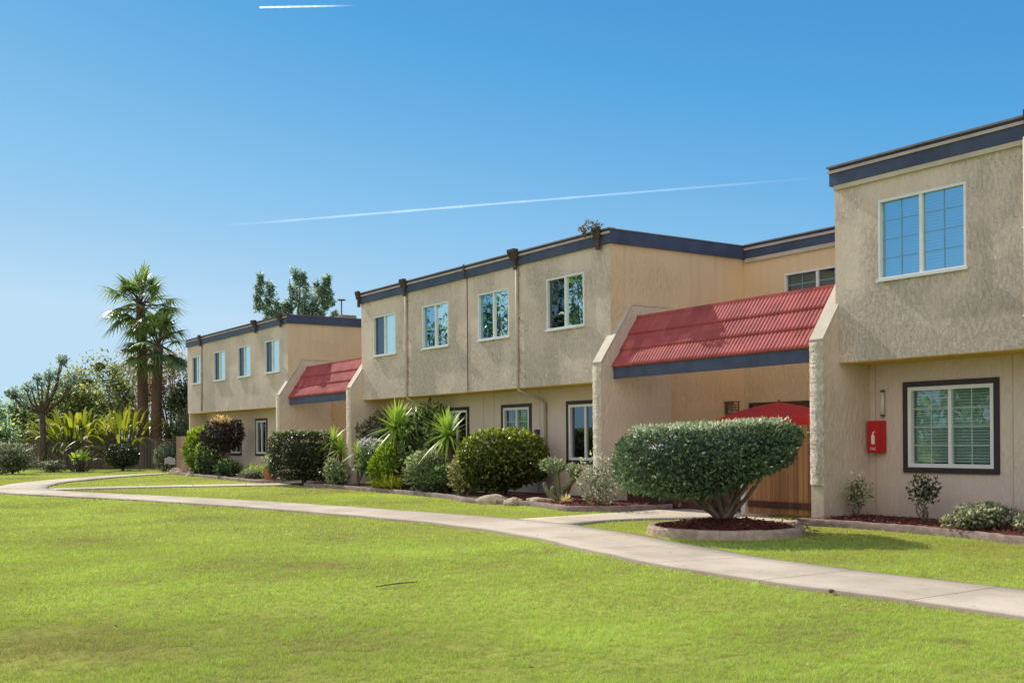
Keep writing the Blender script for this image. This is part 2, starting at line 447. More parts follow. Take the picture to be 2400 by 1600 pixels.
# foliage colours
G_ = {
 'bush':   leafmat('bush_leaf', [(0, (0.032, 0.054, 0.029)), (.35, (0.093, 0.153, 0.072)), (.75, (0.198, 0.289, 0.135)), (1, (0.900, 0.900, 0.662))], .22, .45, .32),
 'round':  leafmat('round_leaf', [(0, (0.032, 0.040, 0.009)), (.4, (0.098, 0.134, 0.023)), (.75, (0.215, 0.271, 0.040)), (1, (0.427, 0.467, 0.095))], 0.4, .4, .4),
 'hedge':  leafmat('hedge_leaf', [(0, (0.017, 0.029, 0.010)), (.5, (0.053, 0.072, 0.022)), (.85, (0.117, 0.151, 0.046)), (1, (0.329, 0.366, 0.125))], .2, .42, .4),
 'yucca':  leafmat('yucca_leaf', [(0, (0.101, 0.162, 0.036)), (.5, (0.302, 0.432, 0.084)), (1, (0.605, 0.756, 0.192))], .3, .4, .4),
 'leafy':  leafmat('leafy_leaf', [(0, (0.034, 0.060, 0.024)), (.5, (0.115, 0.193, 0.059)), (1, (0.527, 0.654, 0.235))], 0.35, .35, .5),
 'pale':   leafmat('pale_leaf', [(0, (0.095, 0.137, 0.065)), (.5, (0.266, 0.344, 0.161)), (1, (0.679, 0.718, 0.422))], 0.35, .5, .3),
 'cream':  leafmat('cream_leaf', [(0, (0.125, 0.132, 0.050)), (.5, (0.375, 0.348, 0.150)), (1, (0.775, 0.672, 0.380))], .3, .5, .3),
 'lime':   leafmat('lime_leaf', [(0, (0.090, 0.150, 0.018)), (.5, (0.255, 0.373, 0.044)), (1, (0.508, 0.628, 0.120))], .4, .45, .3),
 'midlime': leafmat('strap_leaf', [(0, (0.065, 0.091, 0.016)), (.5, (0.208, 0.247, 0.039)), (1, (0.494, 0.494, 0.104))], .45, .45, .3),
 'tuft':   leafmat('tuft_leaf', [(0, (0.182, 0.208, 0.026)), (.5, (0.416, 0.442, 0.052)), (1, (0.676, 0.650, 0.156))], .35, .5, .3),
 'purple': leafmat('purple_leaf', [(0, (0.044, 0.053, 0.034)), (.5, (0.124, 0.132, 0.073)), (1, (0.405, 0.350, 0.166))], .2, .45, .4),
 'brown':  leafmat('brown_leaf', [(0, (0.019, 0.014, 0.016)), (.5, (0.058, 0.043, 0.039)), (1, (0.312, 0.234, 0.176))], .2, .5, .3),
 'olive':  leafmat('olive_leaf', [(0, (.11, .13, .045)), (.45, (.32, .37, .12)), (.75, (.46, .47, .17)), (1, (.62, .51, .19))], 0.5, .5, .25),
 'rust':   leafmat('rust_leaf', [(0, (0.148, 0.099, 0.070)), (.5, (0.442, 0.330, 0.174)), (1, (0.765, 0.560, 0.277))], 0.5, .55, .2),
 'mid':    leafmat('mid_leaf', [(0, (0.098, 0.146, 0.059)), (.5, (0.277, 0.391, 0.146)), (1, (0.685, 0.816, 0.359))], 0.5, .5, .3),
 'grey':   leafmat('grey_leaf', [(0, (0.089, 0.106, 0.063)), (.5, (0.265, 0.296, 0.170)), (1, (0.612, 0.650, 0.412))], 0.35, .55, .2),
 'euc':    leafmat('euc_leaf', [(0, (0.146, 0.208, 0.155)), (.5, (0.352, 0.454, 0.325)), (1, (0.785, 0.900, 0.647))], 0.45, .5, .3),
 'palm':   leafmat('palm_leaf', [(0, (0.055, 0.087, 0.033)), (.5, (0.164, 0.233, 0.077)), (1, (0.410, 0.491, 0.164))], 0.4, .4, .4),
 'lav':    leafmat('lavender_flower', [(0, (.30, .28, .36)), (1, (.66, .62, .70))], .3, .6, .2),
 'flower': leafmat('pale_flower', [(0, (.55, .42, .38)), (1, (.80, .72, .66))], .3, .6, .2),
 'cactus': leafmat('cactus_skin', [(0, (0.073, 0.085, 0.040)), (.5, (0.156, 0.165, 0.080)), (1, (0.312, 0.310, 0.168))], .05, .6, .2),
 'dry':    leafmat('dry_leaf', [(0, (.12, .09, .05)), (1, (.34, .28, .17))], .2, .8, .1),
 'chip':   leafmat('mulch_chip', [(0, (.06, .016, .012)), (.6, (.19, .05, .035)), (1, (.36, .16, .11))], 0, .9, .1),
 'litter': leafmat('leaf_litter', [(0, (.12, .08, .05)), (.6, (.30, .22, .15)), (1, (.48, .40, .30))], 0, .9, .1),
}

# ------------------------------------------------------------------ camera
YAW, ROLL = R(33.95), R(-.43)
fw = np.array([-math.cos(YAW), math.sin(YAW), 0.]); rt = np.array([math.sin(YAW), math.cos(YAW), 0.]); up = np.array([0, 0, 1.])
cr = rt * math.cos(ROLL) + up * math.sin(ROLL)
cu = -rt * math.sin(ROLL) + up * math.cos(ROLL)
cam_d = bpy.data.cameras.new('camera')
cam = bpy.data.objects.new('camera', cam_d)
COL.objects.link(cam)
cam_d.sensor_width = 36
cam_d.lens = 2520 / 2400 * 36
cam_d.shift_y = (1028 - 800) / 2400
cam_d.clip_end = 12000
cam.matrix_world = Matrix(((cr[0], cu[0], -fw[0], 0), (cr[1], cu[1], -fw[1], 0), (cr[2], cu[2], -fw[2], 1.4), (0, 0, 0, 1)))
scene.camera = cam

# ------------------------------------------------------------------ light
EL, AZ = R(37.5), R(3.2)                                     # light travels along +x, a little +y (grazing the fronts)
L = Vector((math.cos(EL) * math.cos(AZ), math.cos(EL) * math.sin(AZ), -math.sin(EL)))
sd = bpy.data.lights.new('sun', 'SUN')
sd.energy = 5
sd.angle = R(.5)
sd.color = (1, .90, .76)
so = bpy.data.objects.new('sun', sd)
COL.objects.link(so)
so.rotation_euler = L.to_track_quat('-Z', 'Y').to_euler()
so.location = (-30, -10, 40)
w = bpy.data.worlds.new('World')
scene.world = w
w.use_nodes = True
nt = w.node_tree
sky = nt.nodes.new('ShaderNodeTexSky')
sky.sky_type = 'NISHITA'
sky.sun_disc = False
sky.sun_elevation = EL
sky.sun_rotation = math.atan2(-L.x, -L.y)
sky.air_density = 1.0
sky.dust_density = .3
sky.ozone_density = 1.6
bg = nt.nodes['Background']
bg.inputs[1].default_value = .125
# the haze-free blue of the photograph: sky brightness steers a blue gradient
bw = nd(nt, 'ShaderNodeRGBToBW'); nt.links.new(sky.outputs[0], bw.inputs[0])
dv = nd(nt, 'ShaderNodeMath', operation='MULTIPLY', i_1=.1); nt.links.new(bw.outputs[0], dv.inputs[0])
rp = ramp(nt, [(.12, (.050, .25, .62)), (.28, (.098, .38, .75)), (.50, (.245, .54, .85)), (.9, (.52, .74, .92))])
tcw = nd(nt, 'ShaderNodeTexCoord'); sw = nd(nt, 'ShaderNodeSeparateXYZ'); nt.links.new(tcw.outputs['Generated'], sw.inputs[0])
zf = nd(nt, 'ShaderNodeMapRange'); zf.inputs[1].default_value = 0; zf.inputs[2].default_value = .5; zf.inputs[3].default_value = 1.22; zf.inputs[4].default_value = .42
nt.links.new(sw.outputs[2], zf.inputs[0])
mz = nd(nt, 'ShaderNodeMath', operation='MULTIPLY'); nt.links.new(dv.outputs[0], mz.inputs[0]); nt.links.new(zf.outputs[0], mz.inputs[1])
nt.links.new(mz.outputs[0], rp.inputs[0])
sc_ = nd(nt, 'ShaderNodeMixRGB', blend_type='MULTIPLY', i_0=1); sc_.inputs[2].default_value = (8, 8, 8, 1)
nt.links.new(rp.outputs[0], sc_.inputs[1])
# added bright patch of sky behind the camera, fill light for the shaded fronts
fill_dot = nd(nt, 'ShaderNodeVectorMath', operation='DOT_PRODUCT'); fill_dot.inputs[1].default_value = (.50, -.80, .33)
nt.links.new(tcw.outputs['Generated'], fill_dot.inputs[0])
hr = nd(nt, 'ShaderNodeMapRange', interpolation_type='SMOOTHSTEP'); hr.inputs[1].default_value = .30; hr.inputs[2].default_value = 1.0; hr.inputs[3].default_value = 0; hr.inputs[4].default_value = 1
nt.links.new(fill_dot.outputs['Value'], hr.inputs[0])
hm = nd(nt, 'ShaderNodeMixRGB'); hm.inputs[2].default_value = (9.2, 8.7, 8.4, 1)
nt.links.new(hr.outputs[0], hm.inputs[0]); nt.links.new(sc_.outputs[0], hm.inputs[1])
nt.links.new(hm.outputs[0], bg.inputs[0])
scene.view_settings.view_transform = 'Standard'
scene.view_settings.look = 'None'
scene.view_settings.exposure = 0
scene.cycles.max_bounces = 8
scene.cycles.transparent_max_bounces = 12
scene.cycles.use_denoising = True

# ------------------------------------------------------------------ paths, beds (plan data)
MAIN = [((12, 8.35), 1.4), ((0, 8.4), 1.4), ((-5, 8.4), 1.38), ((-8, 8.42), 1.42), ((-10, 8.78), 1.48), ((-12, 9.3), 1.55), ((-14, 9.55), 1.6), ((-16, 9.5), 1.55), ((-19.8, 8.95), 1.5),
        ((-23.1, 8.28), 1.5), ((-26.5, 7.4), 1.5), ((-29.6, 6.4), 1.5), ((-32.2, 5.65), 1.55), ((-35.2, 5.75), 1.6), ((-39.2, 7.1), 1.5), ((-41.6, 8.55), 1.5), ((-44.1, 10.4), 1.5), ((-46.0, 12.4), 1.4), ((-47.4, 15.5), 1.3)]
BR1 = [((-14.3, 9.4), 1.9), ((-14.55, 10.4), 1.6), ((-14.65, 11.4), 1.35), ((-14.6, 12.5), 1.7), ((-14.4, 13.3), 2.2), ((-14.3, 15.3), 2.2)]
BR2 = [((-33.5, 5.7), 1.6), ((-33.75, 7.0), 1.3), ((-33.7, 8.4), 1.35), ((-33.2, 10.5), 1.5), ((-32.3, 13.0), 1.7), ((-31.9, 15.2), 1.7)]
APR = [((-14.2, 13.45), .9), ((-12.6, 13.5), .8), ((-11.75, 13.55), .6)]

def spline(pts, step=.3):
    P = np.array([[p[0][0], p[0][1], p[1]] for p in pts], float)
    out = []
    for i in range(len(P) - 1):
        p0, p1, p2, p3 = P[max(i - 1, 0)], P[i], P[i + 1], P[min(i + 2, len(P) - 1)]
        n = max(2, int(np.linalg.norm(p2[:2] - p1[:2]) / step))
        for k in range(n):
            t = k / n
            out.append(.5 * ((2 * p1) + (-p0 + p2) * t + (2 * p0 - 5 * p1 + 4 * p2 - p3) * t * t + (-p0 + 3 * p1 - 3 * p2 + p3) * t ** 3))
    out.append(P[-1])
    return np.array(out)

def path_strip(name, pts, z):
    S = spline(pts)
    d = np.gradient(S[:, :2], axis=0); d /= np.linalg.norm(d, axis=1)[:, None]
    n = np.stack([-d[:, 1], d[:, 0]], 1)
    u = np.concatenate([[0], np.cumsum(np.linalg.norm(np.diff(S[:, :2], axis=0), axis=1))])
    wig = .018 * np.sin(u * 3.1) + .012 * np.sin(u * 7.7 + 1)
    V, UV = [], []
    cols = [(-.5, z - .06), (-.5, z), (-.25, z), (0, z), (.25, z), (.5, z), (.5, z - .06)]
    for i in range(len(S)):
        for c, zz in cols:
            p = S[i, :2] + n[i] * (S[i, 2] * c + (wig[i] if abs(c) == .5 else 0))
            V.append((p[0], p[1], zz)); UV.append((u[i], c + .5))
    k = len(cols)
    F = [(i * k + j, (i + 1) * k + j, (i + 1) * k + j + 1, i * k + j + 1) for i in range(len(S) - 1) for j in range(k - 1)]
    F = [f[::-1] for f in F]
    o = np_mesh(name, V, [np.array(F)], M['conc'], uv=UV)
    return props(o, kind='structure'), S

_, S1 = path_strip('path', MAIN, .032)
_, S2 = path_strip('side_path', BR1, .026)
_, S3 = path_strip('side_path', BR2, .026)
_, S4 = path_strip('entry_apron', APR, .020)
PATHS = [S1, S2, S3, S4]

def path_dist(P):
    """signed distance outside the paths (negative inside)"""
    d = np.full(len(P), 1e9)
    for S in PATHS:
        for i in range(0, len(S)):
            dd = np.hypot(P[:, 0] - S[i, 0], P[:, 1] - S[i, 1]) - S[i, 2] / 2
            np.minimum(d, dd, out=d)
    return d

BED_B = [(-31.0, 14.2), (-30.9, 13.2), (-30.0, 12.95), (-29.0, 13.15), (-27.1, 13.15), (-25.2, 13.1), (-24.2, 13.05), (-22.5, 12.95), (-21.3, 12.75), (-20.3, 12.45), (-19.3, 12.6), (-18.2, 12.75), (-17.2, 12.55), (-16.5, 12.45), (-16.0, 12.9), (-15.75, 13.6), (-15.7, 14.3)]
BED_C = [(-11.62, 13.3), (-11.0, 13.42), (-10.2, 13.45), (-9.2, 13.38), (-8.3, 13.2), (-7.4, 12.95), (-6, 12.8), (-3, 12.8), (2, 12.8)]
BED_A = [(-46.8, 14.9), (-46.3, 13.75), (-44, 13.45), (-41.5, 13.3), (-39, 13.2), (-36.2, 13.0), (-34.2, 12.9), (-33.5, 13.2), (-33.3, 14.2)]

def kerb_y(x):
    xs = [-60, -47.2, -46.3, -44, -41.5, -39, -36.2, -34.2, -33.4, -33.2, -31, -30.9, -30, -29, -27.1, -24.2, -22.5, -21.3, -20.3, -19.3, -18.2, -17.2, -16.5, -16.0, -15.6, -13.2, -11.7, -11.0, -10.2, -9.2, -8.3, -7.4, -6, 5]
    ys = [14.6, 14.6, 13.75, 13.45, 13.3, 13.2, 13.0, 12.9, 13.2, 14.0, 14.0, 13.1, 12.95, 13.15, 13.15, 13.05, 12.95, 12.75, 12.45, 12.6, 12.75, 12.55, 12.45, 12.9, 13.6, 13.2, 13.2, 13.42, 13.45, 13.38, 13.2, 12.95, 12.8, 12.8]
    return np.interp(x, xs, ys)

# ------------------------------------------------------------------ ground
def groundmat():
    m, nt, b = newmat('lawn_ground')
    tc = nd(nt, 'ShaderNodeTexCoord')
    n1 = noise(nt, tc.outputs['Object'], .35, 5, .6)
    n2 = noise(nt, tc.outputs['Object'], 9, 5, .7)
    n3 = noise(nt, tc.outputs['Object'], 70, 3, .7)
    r1 = ramp(nt, [(.32, (.27, .24, .08)), (.5, (.37, .40, .085)), (.68, (.46, .53, .10))])
    nt.links.new(n1.outputs[0], r1.inputs[0])
    r2 = ramp(nt, [(.3, (.45, .45, .40)), (.5, (.95, .95, .95)), (.75, (1.2, 1.15, 1.1))])
    nt.links.new(n2.outputs[0], r2.inputs[0])
    mu = nd(nt, 'ShaderNodeMixRGB', blend_type='MULTIPLY', i_0=.8)
    nt.links.new(r1.outputs[0], mu.inputs[1]); nt.links.new(r2.outputs[0], mu.inputs[2])
    nt.links.new(mu.outputs[0], b.inputs['Base Color'])
    b.inputs['Roughness'].default_value = 1
    b.inputs['Specular IOR Level'].default_value = 0
    ad = nd(nt, 'ShaderNodeMath', operation='MULTIPLY_ADD', i_1=.3)
    nt.links.new(n3.outputs[0], ad.inputs[0]); nt.links.new(n2.outputs[0], ad.inputs[2])
    bp = nd(nt, 'ShaderNodeBump'); bp.inputs['Distance'].default_value = .04
    nt.links.new(ad.outputs[0], bp.inputs['Height']); nt.links.new(bp.outputs[0], b.inputs['Normal'])
    return m
g = MB()
g.quad((-900, -700, 0), (500, -700, 0), (500, 900, 0), (-900, 900, 0))
props(g.build('lawn', groundmat()), kind='structure')

# grass blades on the nearer lawn
def vnoise(P, f, seed):
    r = np.random.default_rng(seed)
    s = np.zeros(len(P))
    for k in range(7):
        a = r.uniform(0, 2 * math.pi); ff = f * r.uniform(.6, 1.7)
        s += np.sin(P[:, 0] * math.cos(a) * ff + P[:, 1] * math.sin(a) * ff + r.uniform(0, 6.28))
    return s / 3.2

PLANTER = (-11.3, 11.35)
def grass():
    Vs, Ts, n0 = [], [], 0
    for z0, z1, N, h, wd in ((4.6, 8.5, 300000, .024, .0042), (8.5, 15, 250000, .026, .0075), (15, 27, 150000, .030, .014), (27, 50, 90000, .034, .026)):
        z = np.sqrt(RNG.uniform(z0 ** 2, z1 ** 2, N))
        s = RNG.uniform(-.62, .62, N) * z
        P = fw[:2] * z[:, None] + rt[:2] * s[:, None]
        ok = (path_dist(P) > RNG.normal(.0, .014, N)) & (P[:, 1] < kerb_y(P[:, 0]) - .05) & (np.hypot(P[:, 0] - PLANTER[0], P[:, 1] - PLANTER[1]) > 1.18)
        P = P[ok]
        clump = vnoise(P, 5.5, 3) * .5 + vnoise(P, 13, 4) * .5
        bare = vnoise(P, 1.1, 8) + .6 * vnoise(P, 3.3, 9) + 2.2 * np.exp(-(((P[:, 0] + 7.9) / .95) ** 2 + ((P[:, 1] - 1.35) / .75) ** 2))
        fine = vnoise(P, 26, 6) * .6 + vnoise(P, 48, 7) * .6
        keep = RNG.uniform(0, 1, len(P)) < np.clip(.72 + .45 * clump + .4 * fine - np.clip(bare - .9, 0, 1) * .55, .06, 1)
        fine = fine[keep]
        P, clump, bare = P[keep], clump[keep], bare[keep]
        n = len(P)
        hh = h * RNG.uniform(.55, 1.25, n) * (1 + .40 * clump + .35 * fine)
        a = RNG.uniform(0, 2 * math.pi, n)
        side = np.stack([np.cos(a), np.sin(a)], 1) * (wd * RNG.uniform(.6, 1.2, n) / 2)[:, None]
        lean = RNG.normal(0, .75, (n, 2)) * hh[:, None] + np.stack([np.full(n, .12), np.zeros(n)], 1) * hh[:, None]
        B = np.zeros((n, 3, 3))
        B[:, 0, :2] = P - side; B[:, 1, :2] = P + side; B[:, 2, :2] = P + lean
        B[:, 2, 2] = hh
        Vs.append(B.reshape(-1, 3))
        t = np.clip(.5 + .20 * RNG.normal(0, 1, n) + .13 * vnoise(P, .9, 5) + .07 * vnoise(P, 2.3, 15) + .08 * clump + .07 * fine - .24 * np.clip(bare - .7, 0, 1.2), 0, 1)
        scuff = np.clip(vnoise(P * np.array([.55, 1.6]), 4.0, 21) + .7 * vnoise(P, 11, 22) - 1.35, 0, 1)
        t = np.clip(t - .55 * scuff, 0, 1)
        far_right = np.clip((P[:, 1] - 10.2) / 2.5, 0, 1) * np.clip((P[:, 0] + 13) / 2, 0, 1)   # drier turf beside the flower bed
        t = np.clip(t - .12 * far_right, 0, 1)
        Ts.append(np.repeat(t, 3) + np.tile([-.12, -.12, .10], n))
        n0 += n
    V = np.concatenate(Vs); T = np.clip(np.concatenate(Ts), 0, 1)
    F = np.arange(len(V)).reshape(-1, 3)
    m = leafmat('grass_blade', [(0, (.36, .29, .14)), (.22, (.34, .36, .11)), (.5, (.40, .53, .115)), (.8, (.53, .665, .15)), (1, (.76, .80, .32))], .35, .55, .15)
    o = np_mesh('grass', V, [F], m, tint=T)
    props(o, 'short mown yellow green grass covering the lawn', 'grass', kind='stuff')
grass()

# ------------------------------------------------------------------ beds and edging
def bed(name, line, back, mat, z=.07):
    mb = MB()
    poly = line + [(line[-1][0], back), (line[0][0], back)]
    # triangulated strip between the edging line and the wall, slightly mounded
    n = len(line)
    vs = [(x, y, z) for x, y in line] + [(x, (y + back) / 2, z + .05) for x, y in line] + [(x, back, z + .03) for x, y in line]
    fs = [(i, i + 1, i + 1 + n, i + n) for i in range(n - 1)] + [(i + n, i + 1 + n, i + 1 + 2 * n, i + 2 * n) for i in range(n - 1)]
    mb.add(vs, fs)
    return props(mb.build(name, mat, origin=(line[0][0], line[0][1], 0)), kind='structure')

def edging(name, line, mat, wdt=.10, h=.11, kind=True):
    S = spline([((x, y), 0) for x, y in line], .12)
    d = np.gradient(S[:, :2], axis=0); d /= np.linalg.norm(d, axis=1)[:, None]
    n = np.stack([-d[:, 1], d[:, 0]], 1)
    V, F = [], []
    for i in range(len(S)):
        hh = h + RNG.normal(0, .004)
        for c, z in ((-.5, 0), (-.5, hh * .8), (-.25, hh), (.25, hh), (.5, hh * .8), (.5, 0)):
            p = S[i, :2] + n[i] * (c * wdt + RNG.normal(0, .003))
            V.append((p[0], p[1], z))
    for i in range(len(S) - 1):
        for j in range(5):
            F.append((i * 6 + j, i * 6 + j + 1, (i + 1) * 6 + j + 1, (i + 1) * 6 + j))
    return np_mesh(name, V, [np.array(F)], mat, origin=(line[0][0], line[0][1], 0))

bed('flower_bed', BED_B[:10], 14.85, M['soil'])
bed('flower_bed', [(x, y) for x, y in BED_B[9:16]], 14.85, M['mulch'], .075)
bed('flower_bed', BED_C, 14.74, M['mulch'], .08)
bed('flower_bed', BED_A[1:8], 14.98, M['soil'])
bed('flower_bed', [(-33.2, 13.3), (-32.9, 13.1), (-31.0, 13.1), (-29.2, 13.2)], 14.4, M['soil'], .05)
for nm, ln, mt in (('kerb', BED_B, M['edging']), ('kerb', BED_C, M['edging']), ('kerb', BED_A, M['edging'])):
    props(edging(nm, ln, mt), kind='structure')

# round planter
pr = thing('round_planter', 'round low concrete edging ring filled with red mulch around the big clipped bush', 'planter', (PLANTER[0], PLANTER[1], 0))
mb = MB()
NB = 22
for k in range(NB):
    a0, a1 = 2 * math.pi * (k + .004) / NB, 2 * math.pi * (k + .996) / NB
    hh = .125 + random.uniform(-.004, .004)
    prof = [(1.0, 0), (1.0, hh - .02), (1.02, hh), (1.10, hh), (1.13, hh - .03), (1.14, 0)]
    vs, fs = [], []
    for j in range(4):
        a = a0 + (a1 - a0) * j / 3
        vs += [(PLANTER[0] + r * math.cos(a), PLANTER[1] + r * math.sin(a), z) for r, z in prof]
    for j in range(3):
        for q in range(5):
            fs.append((j * 6 + q, j * 6 + q + 1, (j + 1) * 6 + q + 1, (j + 1) * 6 + q))
    fs.append((0, 1, 2, 3, 4, 5)); fs.append((23, 22, 21, 20, 19, 18))
    mb.add(vs, fs)
mb.build('edging', M['edgepale'], pr)
mb = MB()
mb.lathe((PLANTER[0], PLANTER[1], 0), [(1.01, .09), (.85, .12), (.55, .17), (.25, .21), (.02, .23)], 40)
mb.build('mulch', M['mulch'], pr, True)

# ------------------------------------------------------------------ foliage machinery
def unit(a): return a / (np.linalg.norm(a, axis=-1, keepdims=True) + 1e-9)

def leaves_arrays(P, D, Nn, Ln, W, tint, curl=.18):
    n = len(P)
    D = unit(D); S = unit(np.cross(D, Nn)); Nn = unit(np.cross(S, D))
    Ln = np.broadcast_to(Ln, n)[:, None]; W = np.broadcast_to(W, n)[:, None]
    V = np.empty((n, 4, 3))
    mid = P + D * Ln * .5
    V[:, 0] = P
    V[:, 1] = mid + S * W * .5 + Nn * W * .18
    V[:, 2] = P + D * Ln - Nn * Ln * curl
    V[:, 3] = mid - S * W * .5 + Nn * W * .18
    return V.reshape(-1, 3), np.arange(n * 4).reshape(-1, 4), np.repeat(tint, 4)

def sphere_dirs(n, rng):
    d = rng.normal(0, 1, (n, 3))
    return unit(d)

def lump_fn(seed, amp, k=7, f=3.0):
    r = np.random.default_rng(seed)
    K = r.normal(0, f, (k, 3)); ph = r.uniform(0, 6.28, k)
    return lambda d: 1 + amp * np.sin(d @ K.T + ph).sum(1) / math.sqrt(k)

def blob(n, c, r, rng, power=2., amp=.12, shell=.3, seed=1, rot=0., f=3., upbias=.25, core=True):
    """points, outward normals in a lumpy super-ellipsoid; also a dark core mesh"""
    c, r = np.array(c, float), np.array(r, float)
    lf = lump_fn(seed, amp, f=f)
    def rad(d):
        return (np.abs(d) ** power).sum(1) ** (-1 / power) * lf(d)
    d = sphere_dirs(n, rng)
    ca, sa = math.cos(rot), math.sin(rot)
    RM = np.array([[ca, -sa, 0], [sa, ca, 0], [0, 0, 1]])
    frac = 1 - shell * rng.uniform(0, 1, n) ** 1.6
    P = c + (d * (rad(d) * frac)[:, None] * r) @ RM.T
    N = unit((d / r) @ RM.T)
    cv = cf = None
    if core:
        nu, nv = 14, 9
        dd = []
        for i in range(nv):
            th = math.pi * (i + .5) / nv
            for j in range(nu):
                dd.append((math.sin(th) * math.cos(2 * math.pi * j / nu), math.sin(th) * math.sin(2 * math.pi * j / nu), math.cos(th)))
        dd = np.array(dd)
        cv = c + (dd * (rad(dd) * (1 - min(.75, shell * 1.35)))[:, None] * r) @ RM.T
        cf = np.array([(i * nu + j, (i + 1) * nu + j, (i + 1) * nu + (j + 1) % nu, i * nu + (j + 1) % nu) for i in range(nv - 1) for j in range(nu)])
    return P, N, frac, cv, cf

class Leafer:
    """collects leaf quads (and dark cores) of one plant"""
    def __init__(s): s.V, s.F, s.T, s.n = [], [], [], 0
    def put(s, V, F, T):
        s.V.append(V); s.F.append(F + s.n); s.T.append(T); s.n += len(V)
    def blob(s, n, c, r, ln, wd, rng=RNG, top=.25, base=.42, spread=.22, up=.35, outw=.7, **kw):
        P, N, fr, cv, cf = blob(n, c, r, rng, **kw)
        D = N * outw + rng.normal(0, .55, P.shape) + np.array([0, 0, up])
        NN = N + rng.normal(0, .45, P.shape) + np.array([0, 0, .25])
        hgt = np.clip((P[:, 2] - c[2]) / r[2], -1, 1)
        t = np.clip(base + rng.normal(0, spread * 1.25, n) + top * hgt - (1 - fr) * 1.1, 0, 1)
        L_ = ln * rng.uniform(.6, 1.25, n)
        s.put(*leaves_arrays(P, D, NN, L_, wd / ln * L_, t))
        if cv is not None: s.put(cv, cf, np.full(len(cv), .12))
        return s
    def strap(s, o, D, ln, wd, droop=.5, seg=4, tint=.5, fold=0):
        """one long tapering strap leaf"""
        o, D = np.array(o, float), np.array(D, float); D /= np.linalg.norm(D)
        S = np.cross(D, (0, 0, 1.)); 
        if np.linalg.norm(S) < 1e-3: S = np.array([1., 0, 0])
        S /= np.linalg.norm(S)
        V = []
        for k in range(seg + 1):
            t = k / seg
            p = o + D * ln * t + np.array([0, 0, -droop * ln * t * t])
            ww = wd * (.55 + .45 * math.sin(math.pi * min(1, t * 1.3 + .15))) * (1 - t ** 3) + .002
            V += [p - S * ww / 2, p + S * ww / 2]
        F = np.array([(2 * k, 2 * k + 1, 2 * k + 3, 2 * k + 2) for k in range(seg)])
        s.put(np.array(V), F, np.full(len(V), tint))
    def rosette(s, o, n, ln, wd, emin=-30, emax=85, droop=.25, rng=random, tb=.5, ts=.2):
        for k in range(n):
            a = rng.uniform(0, 2 * math.pi); e = R(emin + (emax - emin) * (k + .5) / n + rng.uniform(-8, 8))
            D = (math.cos(e) * math.cos(a), math.cos(e) * math.sin(a), math.sin(e))
            s.strap(np.array(o) + np.array(D) * .04, D, ln * rng.uniform(.75, 1.1), wd, droop * rng.uniform(.5, 1.3), 4, min(1, max(0, tb + rng.uniform(-ts, ts) + .18 * math.sin(e))))
    def build(s, name, mat, parent):
        return np_mesh(name, np.concatenate(s.V), [f for f in s.F if f.shape[1] == 4], mat, parent, tint=np.concatenate(s.T))

def stems(parent, name, base, tops, r0, r1, mat, wob=.05, seg=5, n=7):
    mb = MB()
    for tp in tops:
        b = np.array(base, float); t = np.array(tp, float)
        pts, rr = [], []
        for k in range(seg + 1):
            f = k / seg
            p = b + (t - b) * np.array([f ** 1.0, f ** 1.0, f ** .85])
            if 0 < k < seg: p = p + RNG.normal(0, wob, 3) * np.array([1, 1, .3])
            pts.append(p); rr.append(r0 + (r1 - r0) * f)
        mb.tube(pts, rr, n)
    return mb.build(name, mat, parent, True)

def shrub(name, label, cat, x, y, z0, w, d, z1, leafkey, n, ln, wd, bottom=0., stemkey='bark', power=2.2, amp=.14, group=None, rot=YAW, nst=4, r0=.035, **kw):
    t = thing(name, label, cat, (x, y, z0), group)
    zc = (z1 + z0 + bottom) / 2; rz = (z1 - z0 - bottom) / 2
    stems(t, 'stem', (x, y, z0), [(x + random.uniform(-.3, .3) * w, y + random.uniform(-.3, .3) * d, zc + random.uniform(-.2, .3) * rz) for _ in range(nst)], r0, r0 * .4, M[stemkey])
    lf = Leafer()
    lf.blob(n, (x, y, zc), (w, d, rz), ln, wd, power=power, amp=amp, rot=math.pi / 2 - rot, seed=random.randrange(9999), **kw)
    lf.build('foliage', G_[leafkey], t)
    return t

# ------------------------------------------------------------------ buildings
ZS, ZF, ZT, OFF, DEEP = 2.58, 5.42, 5.70, .78, 9.0

def wall_front(mb, x0, x1, z0, z1, y, openings, rev=.13):
    xs = sorted({x0, x1} | {o[0] for o in openings} | {o[1] for o in openings})
    zs = sorted({z0, z1} | {o[2] for o in openings} | {o[3] for o in openings})
    for i in range(len(xs) - 1):
        for j in range(len(zs) - 1):
            cx, cz = (xs[i] + xs[i + 1]) / 2, (zs[j] + zs[j + 1]) / 2
            if any(o[0] < cx < o[1] and o[2] < cz < o[3] for o in openings): continue
            mb.quad((xs[i], y, zs[j]), (xs[i + 1], y, zs[j]), (xs[i + 1], y, zs[j + 1]), (xs[i], y, zs[j + 1]))
    for a, b, c, d in openings:
        mb.quad((a, y, c), (a, y + rev, c), (a, y + rev, d), (a, y, d))
        mb.quad((b, y + rev, c), (b, y, c), (b, y, d), (b, y + rev, d))
        mb.quad((a, y, d), (a, y + rev, d), (b, y + rev, d), (b, y, d))
        mb.quad((a, y + rev, c), (a, y, c), (b, y, c), (b, y + rev, c))

